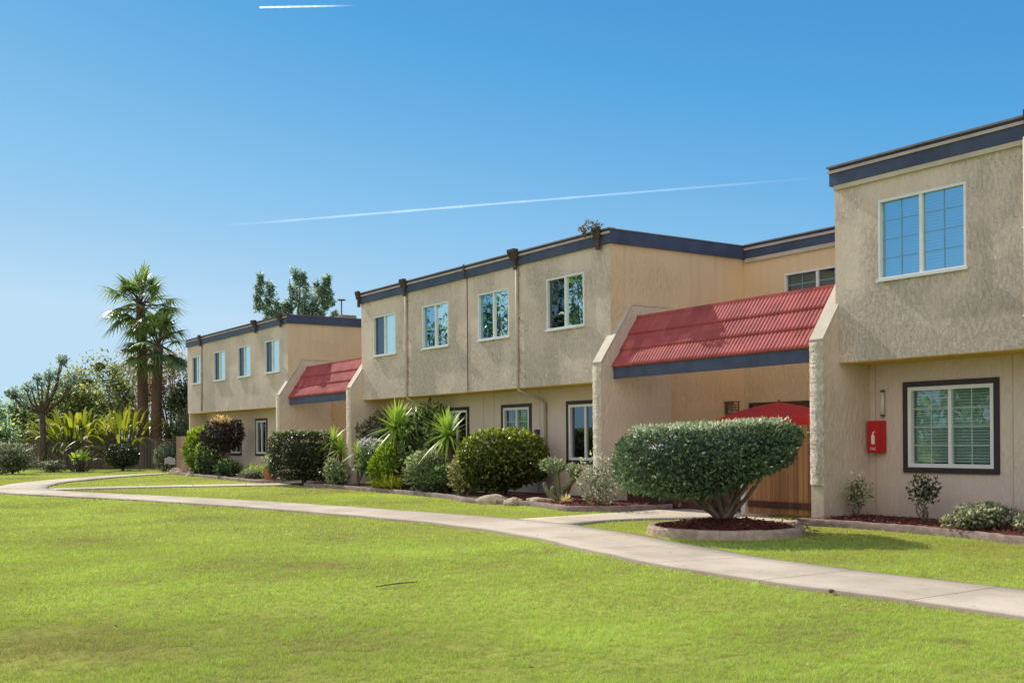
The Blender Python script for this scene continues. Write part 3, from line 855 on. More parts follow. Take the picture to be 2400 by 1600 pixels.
def window(parent, x0, x1, z0, z1, y, low=False, style='curtain', label=None, glass=('glassd', 'glass')):
    fwid = .06 if low else .036
    y0, y1 = y - .022, y + .07
    if low:
        tr = MB()
        tw = .085
        tr.box(x0 - tw, x1 + tw, y - .03, y - .002, z1, z1 + tw)
        tr.box(x0 - tw, x1 + tw, y - .034, y - .002, z0 - tw, z0)
        tr.box(x0 - tw, x0, y - .03, y - .002, z0, z1)
        tr.box(x1, x1 + tw, y - .03, y - .002, z0, z1)
    f = MB()
    f.box(x0, x1, y0, y1, z1 - fwid, z1)
    f.box(x0, x1, y0, y1, z0, z0 + fwid)
    f.box(x0, x0 + fwid, y0, y1, z0 + fwid, z1 - fwid)
    f.box(x1 - fwid, x1, y0, y1, z0 + fwid, z1 - fwid)
    xm = (x0 + x1) / 2
    f.box(xm - .028, xm + .028, y0 + .012, y1, z0 + fwid, z1 - fwid)
    fo = f.build('window', M['vinyl'], parent)
    if label: fo['label'] = label
    if low: tr.build('trim', M['brown'], fo)
    else:
        MB().box(x0 - .03, x1 + .03, y - .05, y - .024, z0 - .03, z0 + .012).build('sill', M['vinyl'], fo)
    xa, xb, za, zb = x0 + fwid, x1 - fwid, z0 + fwid, z1 - fwid
    for k, (p, q) in enumerate(((xa, xm - .028), (xm + .028, xb))):
        yy = y + (.045 if k == 0 else .03)
        MB().quad((p, yy, za), (q, yy, za), (q, yy, zb), (p, yy, zb)).build('pane', M[glass[k]], fo)
        if not low and k == 0 and style != 'grid':
            pass
    # the room behind
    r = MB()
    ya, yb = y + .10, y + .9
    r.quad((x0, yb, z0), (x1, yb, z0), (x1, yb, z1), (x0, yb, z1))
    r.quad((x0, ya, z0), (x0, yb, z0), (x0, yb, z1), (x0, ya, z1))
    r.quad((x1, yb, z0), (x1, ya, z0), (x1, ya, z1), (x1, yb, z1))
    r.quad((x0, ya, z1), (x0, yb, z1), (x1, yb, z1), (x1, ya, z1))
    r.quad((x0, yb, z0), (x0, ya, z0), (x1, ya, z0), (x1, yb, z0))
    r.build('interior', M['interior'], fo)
    if style in ('blind', 'grid'):
        b = MB()
        k = z0 + .08
        while k < z1 - .06:
            b.add([(x0 + .06, y + .108, k), (x1 - .06, y + .108, k), (x1 - .06, y + .128, k + .040), (x0 + .06, y + .128, k + .040)], [(0, 1, 2, 3)])
            k += .047
        b.build('blind', M['blind'], fo)
    if style == 'curtain':
        b = MB()
        n = 14
        xs = np.linspace(xm + .05, x1 - .08, n)
        for i in range(n - 1):
            ya_, yb_ = y + .16 + .03 * (i % 2), y + .16 + .03 * ((i + 1) % 2)
            b.quad((xs[i], ya_, z0 + .06), (xs[i + 1], yb_, z0 + .06), (xs[i + 1], yb_, z1 - .06), (xs[i], ya_, z1 - .06))
        b.build('curtain', M['curtain'], fo)
    if style in ('grid', 'blind') and glass[1] != 'plain':
        gr = MB()
        for (p, q, yg) in ((xa, xm - .028, y + .042), (xm + .028, xb, y + .027)):
            gr.box((p + q) / 2 - .008, (p + q) / 2 + .008, yg - .003, yg, za, zb)
            for j in (1, 2, 3):
                zz = za + (zb - za) * j / 4
                gr.box(p, q, yg - .0025, yg - .0005, zz - .008, zz + .008)
        gr.build('grid', M['gridbar'] if low else M['gridblue'], fo)
    return fo

def building(name, label, x0, x1, y, ups, lows, left_strip=False):
    """ups / lows: lists of (x0,x1,z0,z1,style,glass)"""
    t = thing(name, label, 'apartment building', ((x0 + x1) / 2, y + 4, 0))
    mb = MB()
    wall_front(mb, x0, x1, ZS, ZF + .1, y, [o[:4] for o in ups])
    mb.build('upper_front_wall', M['front'], t)
    mb = MB()
    mb.quad((x0, y, ZS), (x0, y + DEEP, ZS), (x0, y + DEEP, ZF + .1), (x0, y, ZF + .1))
    mb.quad((x1, y + DEEP, ZS), (x1, y, ZS), (x1, y, ZF + .1), (x1, y + DEEP, ZF + .1))
    mb.quad((x1, y + DEEP, ZS), (x0, y + DEEP, ZS), (x0, y + DEEP, ZF + .1), (x1, y + DEEP, ZF + .1))
    yl = y + OFF
    mb.quad((x0, yl, -.05), (x0, y + DEEP, -.05), (x0, y + DEEP, ZS), (x0, yl, ZS))
    mb.quad((x1, y + DEEP, -.05), (x1, yl, -.05), (x1, yl, ZS), (x1, y + DEEP, ZS))
    mb.quad((x1, y + DEEP, -.05), (x0, y + DEEP, -.05), (x0, y + DEEP, ZS), (x1, y + DEEP, ZS))
    mb.build('side_wall', M['side'], t)
    mb = MB()
    wall_front(mb, x0, x1, -.05, ZS, yl, [o[:4] for o in lows])
    mb.build('lower_front_wall', M['lower'], t)
    mb = MB()
    mb.box(x0 + .01, x1 - .01, y + .015, yl - .004, ZS - .012, ZS + .03)
    mb.build('soffit', M['soffit'], t)
    MB().box(x0 + .1, x1 - .1, y + .1, y + DEEP - .1, ZF + .11, ZF + .16).build('roof', M['roof'], t)
    fa = MB()
    fa.box(x0 - .06, x1 + .06, y - .06, y + .06, ZF, ZT)
    fa.box(x1 - .06, x1 + .06, y + .061, y + DEEP, ZF, ZT)
    fa.box(x0 - .06, x0 + .06, y + .061, y + DEEP, ZF, ZT)
    fa.box(x0 + .061, x1 - .061, y + DEEP - .06, y + DEEP + .06, ZF, ZT)
    fo = fa.build('fascia', M['fascia'], t)
    fl = MB()
    fl.box(x0 - .075, x1 + .075, y - .085, y - .061, ZT - .085, ZT - .04)
    fl.build('flashing', M['flash'], fo)
    cp = MB()
    cp.box(x0 - .09, x1 + .09, y - .10, y + .08, ZT + .001, ZT + .03)
    cp.box(x1 - .08, x1 + .075, y + .081, y + DEEP, ZT + .001, ZT + .022)
    cp.box(x0 - .075, x0 + .08, y + .081, y + DEEP, ZT + .001, ZT + .022)
    cp.build('cap', M['cap'], fo)
    for o in ups: window(t, *o[:4], y, False, o[4], None, o[5])
    for o in lows: window(t, *o[:4], yl, True, o[4], None, o[5])
    return t

def pipe(t, x, y, kink=True):
    mb = MB()
    pts = [(x, y - .05, ZF + .02), (x, y - .05, ZS + .05)]
    if kink: pts += [(x, y - .03, ZS - .06), (x, y + OFF - .12, ZS - .26), (x, y + OFF - .05, ZS - .36), (x, y + OFF - .05, .05)]
    mb.tube(pts, .038, 8)
    for z in (3.0, 4.2, 5.2): mb.box(x - .06, x + .06, y - .06, y - .005, z, z + .03)
    return mb.build('downpipe', M['pipe'], t, True)

def rainhead(t, x, y, s=1.):
    mb = MB()
    prof = [(y - .13, ZT - .16), (y - .30 * s, ZT + .02), (y - .30 * s, ZT + .08), (y - .095, ZT + .08)]
    mb.prism_x([(a, b) for a, b in prof], x - .17 * s, x + .17 * s)
    mb.box(x - .05, x + .05, y - .125, y - .062, ZF - .1, ZT - .15)
    return mb.build('rain_head', M['rainhead'], t)

def wing(t, xr, y, th=.25):
    f = y - .38
    mb = MB()
    prof = [(f, -.05), (f, 2.93), (f + .84, 4.15), (f + 1.9, 4.15), (f + 1.9, -.05)]
    mb.prism_x(prof, xr - th, xr)
    w_ = mb.build('wing_wall', M['wing'], t)
    # raised pale strip paints grazing sun on the front edge, ragged at foot and side
    zs = np.linspace(.62, 2.90, 70); V, F = [], []
    for i, z in enumerate(zs):
        e = random.uniform(-.012, .012)
        V += [(xr - th + .004, f - .002, z), (xr - th + .01, f - .026 - random.uniform(0, .012), z + random.uniform(-.01, .01)), (xr - .02 + e, f - .026 - random.uniform(0, .014), z), (xr + .008 + e, f - .002, z)]
    for i in range(len(zs) - 1):
        for j in range(3): F.append((i * 4 + j, i * 4 + j + 1, i * 4 + j + 5, i * 4 + j + 4))
    np_mesh('sunlit_edge', V, [np.array(F)], M['edge'], w_)
    c = MB()
    c.prism_x([(f - .012, 2.93), (f - .012, 2.955), (f + .83, 4.178), (f + 1.92, 4.178), (f + 1.92, 4.152), (f + .842, 4.152), (f + .002, 2.932)], xr - th - .012, xr + .012)
    c.build('coping', M['trimstrip'], w_)
    return w_

def tile_roof(t, xl, xr, yl, yr):
    """red ribbed tile apron between two wing walls (eave y differs a little end to end)"""
    z0, z1, run = 2.86, 3.88, .665
    ncourse, pitch = 3, .092
    nx = int((xr - xl) / pitch) * 6
    xs = np.linspace(xl, xr, nx + 1)
    ph = (np.arange(nx + 1) % 6) / 6 * 2 * math.pi
    h = .013 * (np.clip(np.cos(ph), -.8, .45))
    slope = math.hypot(run, z1 - z0)
    ny, nz = -(z1 - z0) / slope, run / slope          # outward normal (y,z)
    V, F = [], []
    def row(s, lift):
        yb = yl + (yr - yl) * (xs - xl) / (xr - xl)
        f = s / slope
        return np.stack([xs, yb + run * f + ny * (h + lift), z0 + (z1 - z0) * f + nz * (h + lift)], 1)
    n = 0
    for k in range(ncourse):
        s0, s1 = slope * k / ncourse, slope * (k + 1) / ncourse
        rows = [row(s0 - .015, .0), row(s0 - .02, .036), row(s0 + .15 * (s1 - s0), .034), row(s1, .012)]
        for r_ in rows: V.append(r_)
        for j in range(3):
            a = np.arange(nx)
            F.append(np.stack([n + j * (nx + 1) + a, n + j * (nx + 1) + a + 1, n + (j + 1) * (nx + 1) + a + 1, n + (j + 1) * (nx + 1) + a], 1))
        n += 4 * (nx + 1)
    tr = np_mesh('tile_roof', np.concatenate(V), F, M['tile'], t, smooth=False)
    # ridge trim, deck below, eave beam
    mb = MB()
    mb.bar((xl, yl + run + .03, z1 + .03), (xr, yr + run + .03, z1 + .03), .10, .06)
    mb.build('ridge_trim', M['tile'], tr)
    mb = MB()
    mb.add([(xl, yl + .02, z0 - .03), (xr, yr + .02, z0 - .03), (xr, yr + run + .05, z1 - .03), (xl, yl + run + .05, z1 - .03),
            (xl, yl + .12, z0 - .09), (xr, yr + .12, z0 - .09), (xr, yr + run + .12, z1 - .09), (xl, yl + run + .12, z1 - .09)],
           [(0, 1, 2, 3), (7, 6, 5, 4), (0, 4, 5, 1), (2, 6, 7, 3), (1, 5, 6, 2), (0, 3, 7, 4)])
    mb.build('roof_deck', M['soffit'], tr)
    mb = MB()
    mb.bar((xl, yl + .06, z0 - .13), (xr, yr + .06, z0 - .13), .09, .225)
    mb.build('eave_beam', M['fascia'], tr)
    return tr

def recess(t, x0, x1, y, win=None, door=True):
    """wall set back between two blocks"""
    mb = MB()
    ops = []
    if win: ops.append(win)
    if door: ops.append((x0 + .12, x0 + 2.05, .05, 2.17))
    wall_front(mb, x0, x1, -.05, ZF + .1, y, ops)
    mb.build('recessed_wall', M['side'], t)
    fa = MB().box(x0 + .065, x1 - .065, y - .06, y + .06, ZF, ZT).build('fascia', M['fascia'], t)
    MB().box(x0 + .075, x1 - .075, y - .085, y - .061, ZT - .10, ZT - .045).build('flashing', M['flash'], fa)
    MB().box(x0 + .085, x1 - .085, y - .10, y + .08, ZT + .001, ZT + .03).build('cap', M['cap'], fa)
    MB().box(x0 + .08, x1 - .08, y - .05, y - .003, ZF - .09, ZF - .003).build('trim_strip', M['trimstrip'], fa)
    MB().box(x0 + .07, x1 - .07, y + .08, y + 5, ZF + .1, ZF + .15).build('roof', M['roof'], t)
    if win: window(t, *win, y, False, 'grid', None, ('glassd', 'glassd'))
    if door:
        a, b, c, d = ops[-1]
        do = MB()
        do.box(a, a + .05, y - .01, y + .06, c, d); do.box(b - .05, b, y - .01, y + .06, c, d)
        do.box(a + .05, b - .05, y - .01, y + .06, d - .05, d); do.box(a + .95, a + 1.0, y, y + .06, c, d - .05)
        dd = do.build('patio_door', M['metal'], t)
        MB().quad((a + .05, y + .03, c), (b - .05, y + .03, c), (b - .05, y + .03, d - .05), (a + .05, y + .03, d - .05)).build('pane', M['glassd'], dd)
        MB().quad((a, y + .8, c), (b, y + .8, c), (b, y + .8, d), (a, y + .8, d)).build('interior', M['interior'], dd)

def U(x, w=1.36, st='curtain', gl=('glassd', 'glass')): return (x - w / 2, x + w / 2, 3.81, 4.95, st, gl)
def Lw(a, b, st='plain', gl=('glassd', 'glassd')): return (a + .085, b - .085, .905, 2.17, st, gl)

YA, YB, YC = 14.24, 14.1, 14.0
bA = building('apartment_building', 'two storey tan stucco apartment block farthest away at the left, behind the brown leaved tree', -46.05, -34.87, YA,
              [U(-44.72, gl=('glassd', 'glassc')), U(-41.9, gl=('glassd', 'glassc')), U(-39.11, gl=('glassd', 'glassc')), U(-36.3, gl=('glassd', 'glassc'))], [Lw(-45.96, -44.6), Lw(-42.97, -41.63), Lw(-40.08, -38.83)])
bB = building('apartment_building', 'two storey tan stucco apartment block in the middle with two downpipes and blue roof edge', -28.88, -17.27, YB,
              [U(-27.38, gl=('glassd', 'glassc')), U(-24.49, gl=('glass', 'glassc')), U(-21.69, gl=('glass', 'glassc')), U(-18.81, gl=('glassd', 'glassc'))],
              [Lw(-28.2, -26.84), Lw(-25.39, -24.1), Lw(-22.55, -21.24, 'blind', ('glassd', 'glassg')), Lw(-19.83, -18.45)])
bC = building('apartment_building', 'two storey tan stucco block nearest at the right with large blue window and red cabinet', -11.44, -.2, YC,
              [(-10.60, -9.11, 3.80, 5.03, 'grid', ('glass', 'glass')), U(-6.9), U(-4.0), U(-1.4)],
              [(-10.66, -9.19, .905, 2.17, 'blind', ('glassg', 'glassg')), Lw(-7.6, -6.0), Lw(-4.6, -3.2)])
MB().box(-11.43, -.2, YC - .05, YC - .003, ZF - .075, ZF - .003).build('trim_strip', M['trimstrip'], bC)

pipe(bB, -26.02, YB); pipe(bB, -20.62, YB); pipe(bC, -8.19, YC)
pipe(bA, -44.04 + .0, YA, False)
MB().box(-22.91, -22.88, YB - .008, YB - .001, ZS + .01, ZF - .002).build('expansion_joint', M['brown'], bB)
MB().box(-22.93, -22.86, YB - .112, YB - .102, ZF - .02, ZT + .05).build('strap', M['rainhead'], bB)
for x, s in ((-28.85, .6), (-26.02, .7), (-20.62, .8)): rainhead(bB, x, YB, s)
rainhead(bB, -17.55, YB, .6)
for x, s in ((-37.7, .8), (-35.3, .8), (-44.04, .6)): rainhead(bA, x, YA, s)
rainhead(bC, -8.05, YC, .6)
# board seams of the lower walls
for b_, y_, xs in ((bB, YB, (-27.4, -23.4, -22.0 - .9, -20.9)), (bC, YC, (-11.28, -8.9, -6.4))):
    for x in xs: MB().box(x - .006, x + .006, y_ + OFF - .006, y_ + OFF - .001, .1, ZS - .02).build('wall_seam', M['pipe'], b_)
wing(bB, -17.12, YB); wing(bC, -11.39, YC); wing(bA, -34.72, YA); wing(bB, -28.83, YB, .27)
MB().box(-46.06, -45.92, YA + .05, YA + OFF + .05, -.05, ZS - .015).build('end_wall', M['wing'], bA)
recess(bC, -17.265, -11.445, 18.0, (-16.06, -14.3, 4.0, 4.93))
recess(bB, -34.865, -28.885, 18.14)
tile_roof(bB, -17.118, -11.645, 14.03, 13.83)
tile_roof(bA, -34.718, -29.105, 14.2, 13.98)

# ------------------------------------------------------------------ things by the right-hand entry
# gate and fence
gt = thing('wooden_gate', 'warm brown board gate between pale post and right wing wall behind the clipped bush', 'gate', (-12.7, 14.3, 0))
mb = MB(); 
x = -13.63
while x < -11.8:
    mb.box(x, min(x + .137, -11.66), 14.28 + random.uniform(0, .006), 14.31, .06, 1.60 + random.uniform(-.01, .01)); x += .14
mb.build('board_panel', M['wood'], gt)
MB().box(-13.63, -11.66, 14.255, 14.278, .16, .27).build('rail', M['reddoor'], gt)
MB().box(-13.76, -13.66, 14.22, 14.34, 0, 1.66).build('post', M['post'], gt)
g2 = thing('wooden_gate', 'dark red brown gate leaf in shade left of the pale post', 'gate', (-14.3, 14.4, 0))
MB().box(-14.85, -13.78, 14.36, 14.40, .05, 1.55).build('board_panel', M['reddoor'], g2)
MB().box(-14.96, -14.87, 14.33, 14.43, 0, 1.62).build('post', M['reddoor'], g2)
f2 = thing('wooden_fence', 'low brown board fence hidden behind the clipped bush beside the middle block', 'fence', (-16, 14.4, 0))
mb = MB(); x = -17.1
while x < -15.0:
    mb.box(x, x + .137, 14.37, 14.40, .04, 1.35); x += .14
mb.build('board_panel', M['reddoor'], f2)

# umbrella
ux, uy = -14.5, 16.05
um = thing('patio_umbrella', 'open red patio umbrella showing above the big clipped bush', 'umbrella', (ux, uy, 0))
mb = MB()
n = 8; rad = 1.28
prev = []
rings = [(0.0, 2.08), (.45, 2.0), (.9, 1.88), (rad, 1.75)]
vs = [(ux, uy, 2.08)]
for r_, z_ in rings[1:]:
    for k in range(n * 2):
        a = math.pi * k / n + .35
        rr = r_ if k % 2 == 0 else r_ * .945
        zz = z_ if k % 2 == 0 else z_ - .015
        vs.append((ux + rr * math.cos(a), uy + rr * math.sin(a), zz))
fs = [(0, 1 + k, 1 + (k + 1) % 16) for k in range(16)]
for j in range(2):
    fs += [(1 + j * 16 + k, 1 + (j + 1) * 16 + k, 1 + (j + 1) * 16 + (k + 1) % 16, 1 + j * 16 + (k + 1) % 16) for k in range(16)]
mb.add(vs, fs)
cn = mb.build('canopy', M['canvas'], um)
vb = MB()
for k in range(16):
    a = vs[1 + 32 + k]; b_ = vs[1 + 32 + (k + 1) % 16]
    vb.quad((a[0], a[1], a[2]), (b_[0], b_[1], b_[2]), (b_[0] * 1.0, b_[1], b_[2] - .17), (a[0], a[1], a[2] - .17))
vb.build('valance', M['canvas'], cn)
MB().tube([(ux, uy, 0), (ux, uy, 2.12)], .018, 8).build('pole', M['metal'], um)
for k in range(8):
    a = 2 * math.pi * k / 8 + .35
    MB().tube([(ux, uy, 2.05), (ux + 1.24 * math.cos(a), uy + 1.24 * math.sin(a), 1.735)], .009, 5).build('rib', M['metal'], um)

# wall lantern on the middle block's side wall
ln_ = thing('wall_lantern', 'small square caged lantern on the tan side wall left of the red umbrella', 'lantern', (-17.27, 17.47, 2.06))
mb = MB()
for yy in (17.36, 17.58):
    for xx in (-17.24, -17.06): mb.box(xx - .012, xx + .012, yy - .012, yy + .012, 1.94, 2.17)
for z in (1.93, 2.0, 2.06, 2.12): mb.box(-17.255, -17.045, 17.345, 17.595, z, z + .014)
mb.box(-17.262, -17.03, 17.33, 17.61, 2.175, 2.20)
mb.build('cage', M['brass'], ln_)
MB().box(-17.21, -17.09, 17.40, 17.54, 1.95, 2.11).build('shade', M['curtain'], ln_)

# fire extinguisher cabinet
yw = YC + OFF
cx0, cx1, cz0, cz1, cy0 = -11.33, -11.075, 1.13, 1.65, yw - .15
fc = thing('fire_extinguisher_cabinet', 'small red fire extinguisher cabinet with white pictogram mounted left of the large brown framed window', 'fire cabinet', ((cx0 + cx1) / 2, yw, 1.39))
mb = MB().box(cx0, cx1, cy0, yw - .002, cz0, cz1)
mb.build('box', M['red'], fc)
dr = MB().box(cx0 + .008, cx1 - .008, cy0 - .014, cy0 - .001, cz0 + .01, cz1 - .01).build('door', M['red'], fc)
mb = MB()
xm = (cx0 + cx1) / 2 - .01
yy = cy0 - .0165
def plate(pts): mb.add([(x, yy, z) for x, z in pts], [tuple(range(len(pts)))])
plate([(xm - .032, 1.27), (xm + .036, 1.27), (xm + .034, 1.40), (xm + .012, 1.43), (xm - .014, 1.43), (xm - .034, 1.40)])
plate([(xm - .012, 1.432), (xm + .010, 1.432), (xm + .012, 1.455), (xm + .045, 1.47), (xm + .040, 1.48), (xm - .014, 1.462)])
mb.build('pictogram', M['white'], dr)
cu_ = bpy.data.curves.new('lettering', 'FONT')
cu_.body = 'FIRE'; cu_.size = .062; cu_.align_x = 'CENTER'; cu_.extrude = .0006
to = bpy.data.objects.new('lettering', cu_); COL.objects.link(to)
dg = bpy.context.evaluated_depsgraph_get()
me = bpy.data.meshes.new_from_object(to.evaluated_get(dg))
bpy.data.objects.remove(to)
le = bpy.data.objects.new('lettering', me); COL.objects.link(le)
me.materials.append(M['white']); le.parent = dr; ORG[le] = ORG[fc]
le.location = Vector((xm, yy, 1.175)) - Vector(ORG[fc]); le.rotation_euler = (R(90), 0, 0)
# glass tube above it
tb = thing('tube_holder', 'slim clear tube with dark end caps fixed to the wall above the red cabinet', 'tube', (-11.11, yw, 1.9))
MB().tube([(-11.11, yw - .05, 1.74), (-11.11, yw - .05, 2.11)], .032, 10).build('tube', simple('clear_tube', (.62, .58, .52), .25, .03, 4, 0, 40, .6), tb, True)
for z in (1.715, 2.11): MB().tube([(-11.11, yw - .05, z), (-11.11, yw - .05, z + .035)], .036, 10).build('end_cap', M['metal'], tb)
mb = MB(); mb.box(-11.125, -11.095, yw - .03, yw - .002, 1.72, 2.15); mb.build('bracket', M['pipe'], tb)

mt = thing('meter_box', 'small dark utility box on the wall between the two right windows of the middle block', 'utility box', (-20.95, YB + OFF, 1.45))
MB().box(-21.02, -20.90, YB + OFF - .09, YB + OFF - .002, 1.50, 1.62).build('box', M['fascia'], mt)
MB().box(-20.99, -20.91, YB + OFF - .07, YB + OFF - .002, 1.32, 1.42).build('valve', M['metal'], mt)
MB().tube([(-20.95, YB + OFF - .03, .1), (-20.95, YB + OFF - .03, 1.32)], .014, 6).build('conduit', M['pipe'], mt)
# dry weed growing from the roof corner
wd_ = thing('roof_weed', 'pale dry weed tuft growing from the rain head at the middle block corner', 'weed', (-17.75, YB - .16, ZT + .05))
lf = Leafer(); lf.blob(170, (-17.72, YB - .14, ZT + .06), (.30, .16, .10), .10, .035, amp=.3, core=False, base=.6)
lf.build('foliage', G_['dry'], wd_)

# small flue box and vent on the left block's roof
rb = thing('roof_unit', 'small tan box with a dark vent pipe on the flat roof of the left block', 'roof unit', (-43.96, 20.7, 5.6))
MB().box(-44.3, -43.5, 20.3, 21.0, 5.55, 6.93).build('housing', simple('brick_housing', (.30, .23, .20), .9, .3, 9), rb)
mb = MB(); mb.tube([(-43.98, 20.5, 6.93), (-43.98, 20.5, 7.6)], .03, 8); mb.lathe((-43.98, 20.5, 7.6), [(.03, 0), (.20, .02), (.18, .06), (.01, .07)], 10)
mb.build('vent_pipe', M['metal'], rb)

# ------------------------------------------------------------------ plants
def gaussr(s): return random.gauss(0, s)

# the big clipped bush
BX, BY = PLANTER
def bush_top(s): return 1.555 + .05 * s
def bush_low(s): return .57 + .37 * np.clip(s + .30, 0, 2)
bu = thing('clipped_bush', 'large box clipped dark green bush on bare branching trunks inside the round planter', 'bush', (BX, BY, .2))
tops = []
for k in range(12):
    a = 2 * math.pi * k / 12 + .3
    tops.append((BX + rt[0] * (.80 * math.cos(a) - .05) + fw[0] * .6 * math.sin(a), BY + rt[1] * (.80 * math.cos(a) - .05) + fw[1] * .6 * math.sin(a), 0))
tops = [(a, b, max(.85, float(bush_low((a - BX) * rt[0] + (b - BY) * rt[1])) + .22)) for a, b, c in tops]
mb = MB()
for tp in tops:
    b0 = np.array([BX - rt[0] * .05 + gaussr(.045), BY - rt[1] * .05 + gaussr(.045), .17]); t_ = np.array(tp)
    pts, rr = [], []
    for k in range(7):
        f = k / 6
        p = b0 + (t_ - b0) * np.array([f ** .88, f ** .88, f]) + (RNG.normal(0, .016, 3) if 0 < k < 6 else 0)
        pts.append(p); rr.append(.027 * (1 - f) + .012)
    mb.tube(pts, rr, 8)
    for j in range(3):
        i = 3 + j; q = pts[i] + RNG.normal(0, .16, 3) + np.array([0, 0, .22])
        mb.tube([pts[i], (pts[i] + q) / 2 + RNG.normal(0, .02, 3), q], [.02, .014, .007], 6)
mb.tube([(BX, BY, .12), (BX - rt[0] * .03, BY - rt[1] * .03, .25)], [.10, .05], 10)
mb.build('trunk', M['bark'], bu, True)
lf = Leafer()
P, N, fr, cv, cf = blob(17000, (BX - .27 * rt[0], BY - .27 * rt[1], 0), (1.235, 1.05, 1.0), RNG, power=5.6, amp=.045, shell=.2, seed=5, rot=math.pi / 2 - YAW, f=4.5)
def bush_top(s): return 1.555 + .05 * s
def bush_low(s): return .57 + .37 * np.clip(s + .30, 0, 2)
def shape_bush(P):
    s = ((P[:, 0] - BX) * rt[0] + (P[:, 1] - BY) * rt[1])
    lo, hi = bush_low(s), bush_top(s)
    Q = P.copy(); Q[:, 2] = lo + (hi - lo) * (P[:, 2] + 1) / 2
    return Q
UZ = P[:, 2].copy()
P, cv = shape_bush(P), shape_bush(cv)
ht = UZ
D = N * .55 + RNG.normal(0, .6, P.shape) + np.array([0, 0, .45])
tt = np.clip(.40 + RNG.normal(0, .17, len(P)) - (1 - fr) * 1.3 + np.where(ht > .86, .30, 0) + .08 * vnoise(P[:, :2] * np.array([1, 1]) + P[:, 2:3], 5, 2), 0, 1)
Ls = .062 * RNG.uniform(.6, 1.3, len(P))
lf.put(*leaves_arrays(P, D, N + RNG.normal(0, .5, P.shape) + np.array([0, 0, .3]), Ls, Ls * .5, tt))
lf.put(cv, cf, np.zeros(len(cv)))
# stray shoots standing out of the clipped outline
k = 900
ii = RNG.integers(0, len(P), k)
lf.put(*leaves_arrays(P[ii] + N[ii] * RNG.uniform(.0, .075, k)[:, None], N[ii] + RNG.normal(0, .5, (k, 3)) + np.array([0, 0, .5]), RNG.normal(0, 1, (k, 3)), .07 * RNG.uniform(.7, 1.3, k), .032, RNG.uniform(.35, .85, k)))
# new shoots on the flat top
k = 1500
Q = np.stack([RNG.uniform(-1.08, 1.0, k), RNG.uniform(-.85, .85, k)], 1)
P2 = np.column_stack([BX + (Q[:, 0] - .24) * rt[0] + Q[:, 1] * fw[0], BY + (Q[:, 0] - .24) * rt[1] + Q[:, 1] * fw[1], bush_top(Q[:, 0]) - .04 + RNG.uniform(0, .085, k)])
lf.put(*leaves_arrays(P2, RNG.normal(0, .5, (k, 3)) + np.array([0, 0, .9]), RNG.normal(0, 1, (k, 3)), .07 * RNG.uniform(.7, 1.2, k), .032, RNG.uniform(.7, 1, k)))
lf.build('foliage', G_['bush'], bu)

# mulch chips, litter
def chips(name, label, pts, key, ln, z):
    n = len(pts)
    P = np.column_stack([pts, z + RNG.uniform(0, .02, n)])
    a = RNG.uniform(0, 6.28, n)
    D = np.column_stack([np.cos(a), np.sin(a), RNG.normal(0, .25, n)])
    Nn = np.column_stack([RNG.normal(0, .35, (n, 2)), np.ones(n)])
    V, F, T = leaves_arrays(P, D, Nn, ln * RNG.uniform(.5, 1.4, n), ln * .4 * RNG.uniform(.6, 1.3, n), RNG.uniform(0, 1, n), .0)
    props(np_mesh(name, V, [F], G_[key], tint=T, origin=(float(pts[0][0]), float(pts[0][1]), 0)), label, 'mulch', kind='stuff')
a = RNG.uniform(0, 6.28, 1500); r_ = np.sqrt(RNG.uniform(0, 1, 1500)) * .98
P = np.column_stack([BX + r_ * np.cos(a), BY + r_ * np.sin(a)])
chips('mulch_chips', 'loose red bark chips inside the round planter', P, 'chip', .07, .235 - .14 * r_)
x = RNG.uniform(-19.2, -15.8, 1800); y = kerb_y(x) + .06 + RNG.uniform(0, 1, 1800) ** 1.3 * 1.6
chips('mulch_chips', 'loose red bark chips in the bed at the middle block corner', np.column_stack([x, y]), 'chip', .08, np.full(1800, .10))
x = RNG.uniform(-11.4, -5, 1800); y = kerb_y(x) + .07 + RNG.uniform(0, 1, 1800) * 1.1
chips('mulch_chips', 'loose dark bark chips in the bed under the brown framed window', np.column_stack([x, y]), 'chip', .07, np.full(1800, .115))
a = RNG.uniform(.3, 2.3, 260); r_ = RNG.uniform(.95, 1.3, 260)
chips('leaf_litter', 'dry fallen leaves behind the round planter', np.column_stack([BX + r_ * np.cos(a) * 1.05, BY + r_ * np.sin(a)]), 'litter', .07, np.where((r_ > .98) & (r_ < 1.15), .165, .05))

z = np.sqrt(RNG.uniform(5.5 ** 2, 24 ** 2, 420)); q = RNG.uniform(-.55, .55, 420) * z
P = fw[:2] * z[:, None] + rt[:2] * q[:, None]
P = P[(P[:, 1] < kerb_y(P[:, 0]) - .1)]
chips('leaf_litter', 'sparse dry leaf bits scattered over the lawn and path', P, 'litter', .035, np.where(path_dist(P) < 0, .034, .024))
# --- bed of the middle block
def yucca(label, x, y, z0, heads, leaf_n, ln, wd, key='yucca', name='yucca', trunk_r=.07, cat='yucca', emin=-35):
    t = thing(name, label, cat, (x, y, z0))
    stems(t, 'trunk', (x, y, z0), heads, trunk_r, trunk_r * .8, M['darkbark'], .02)
    lf = Leafer()
    for h in heads: lf.rosette(h, leaf_n, ln, wd, emin)
    lf.build('foliage', G_[key], t)
    return t
yucca('tall spiky yucca with yellow green crown, highest plant in the bed of the middle block', -25.9, 13.7, .05, [(-25.85, 13.65, 1.72)], 130, .98, .08)
yucca('second spiky yucca on a bare trunk beside the large round bush', -23.05, 13.75, .05, [(-23.2, 13.7, 1.50)], 110, .88, .075)
yucca('small spiky palm lily against the left wing wall of the middle block', -27.75, 13.4, .05, [(-27.7, 13.4, 1.05), (-27.4, 13.45, .8)], 36, .50, .06, trunk_r=.035)
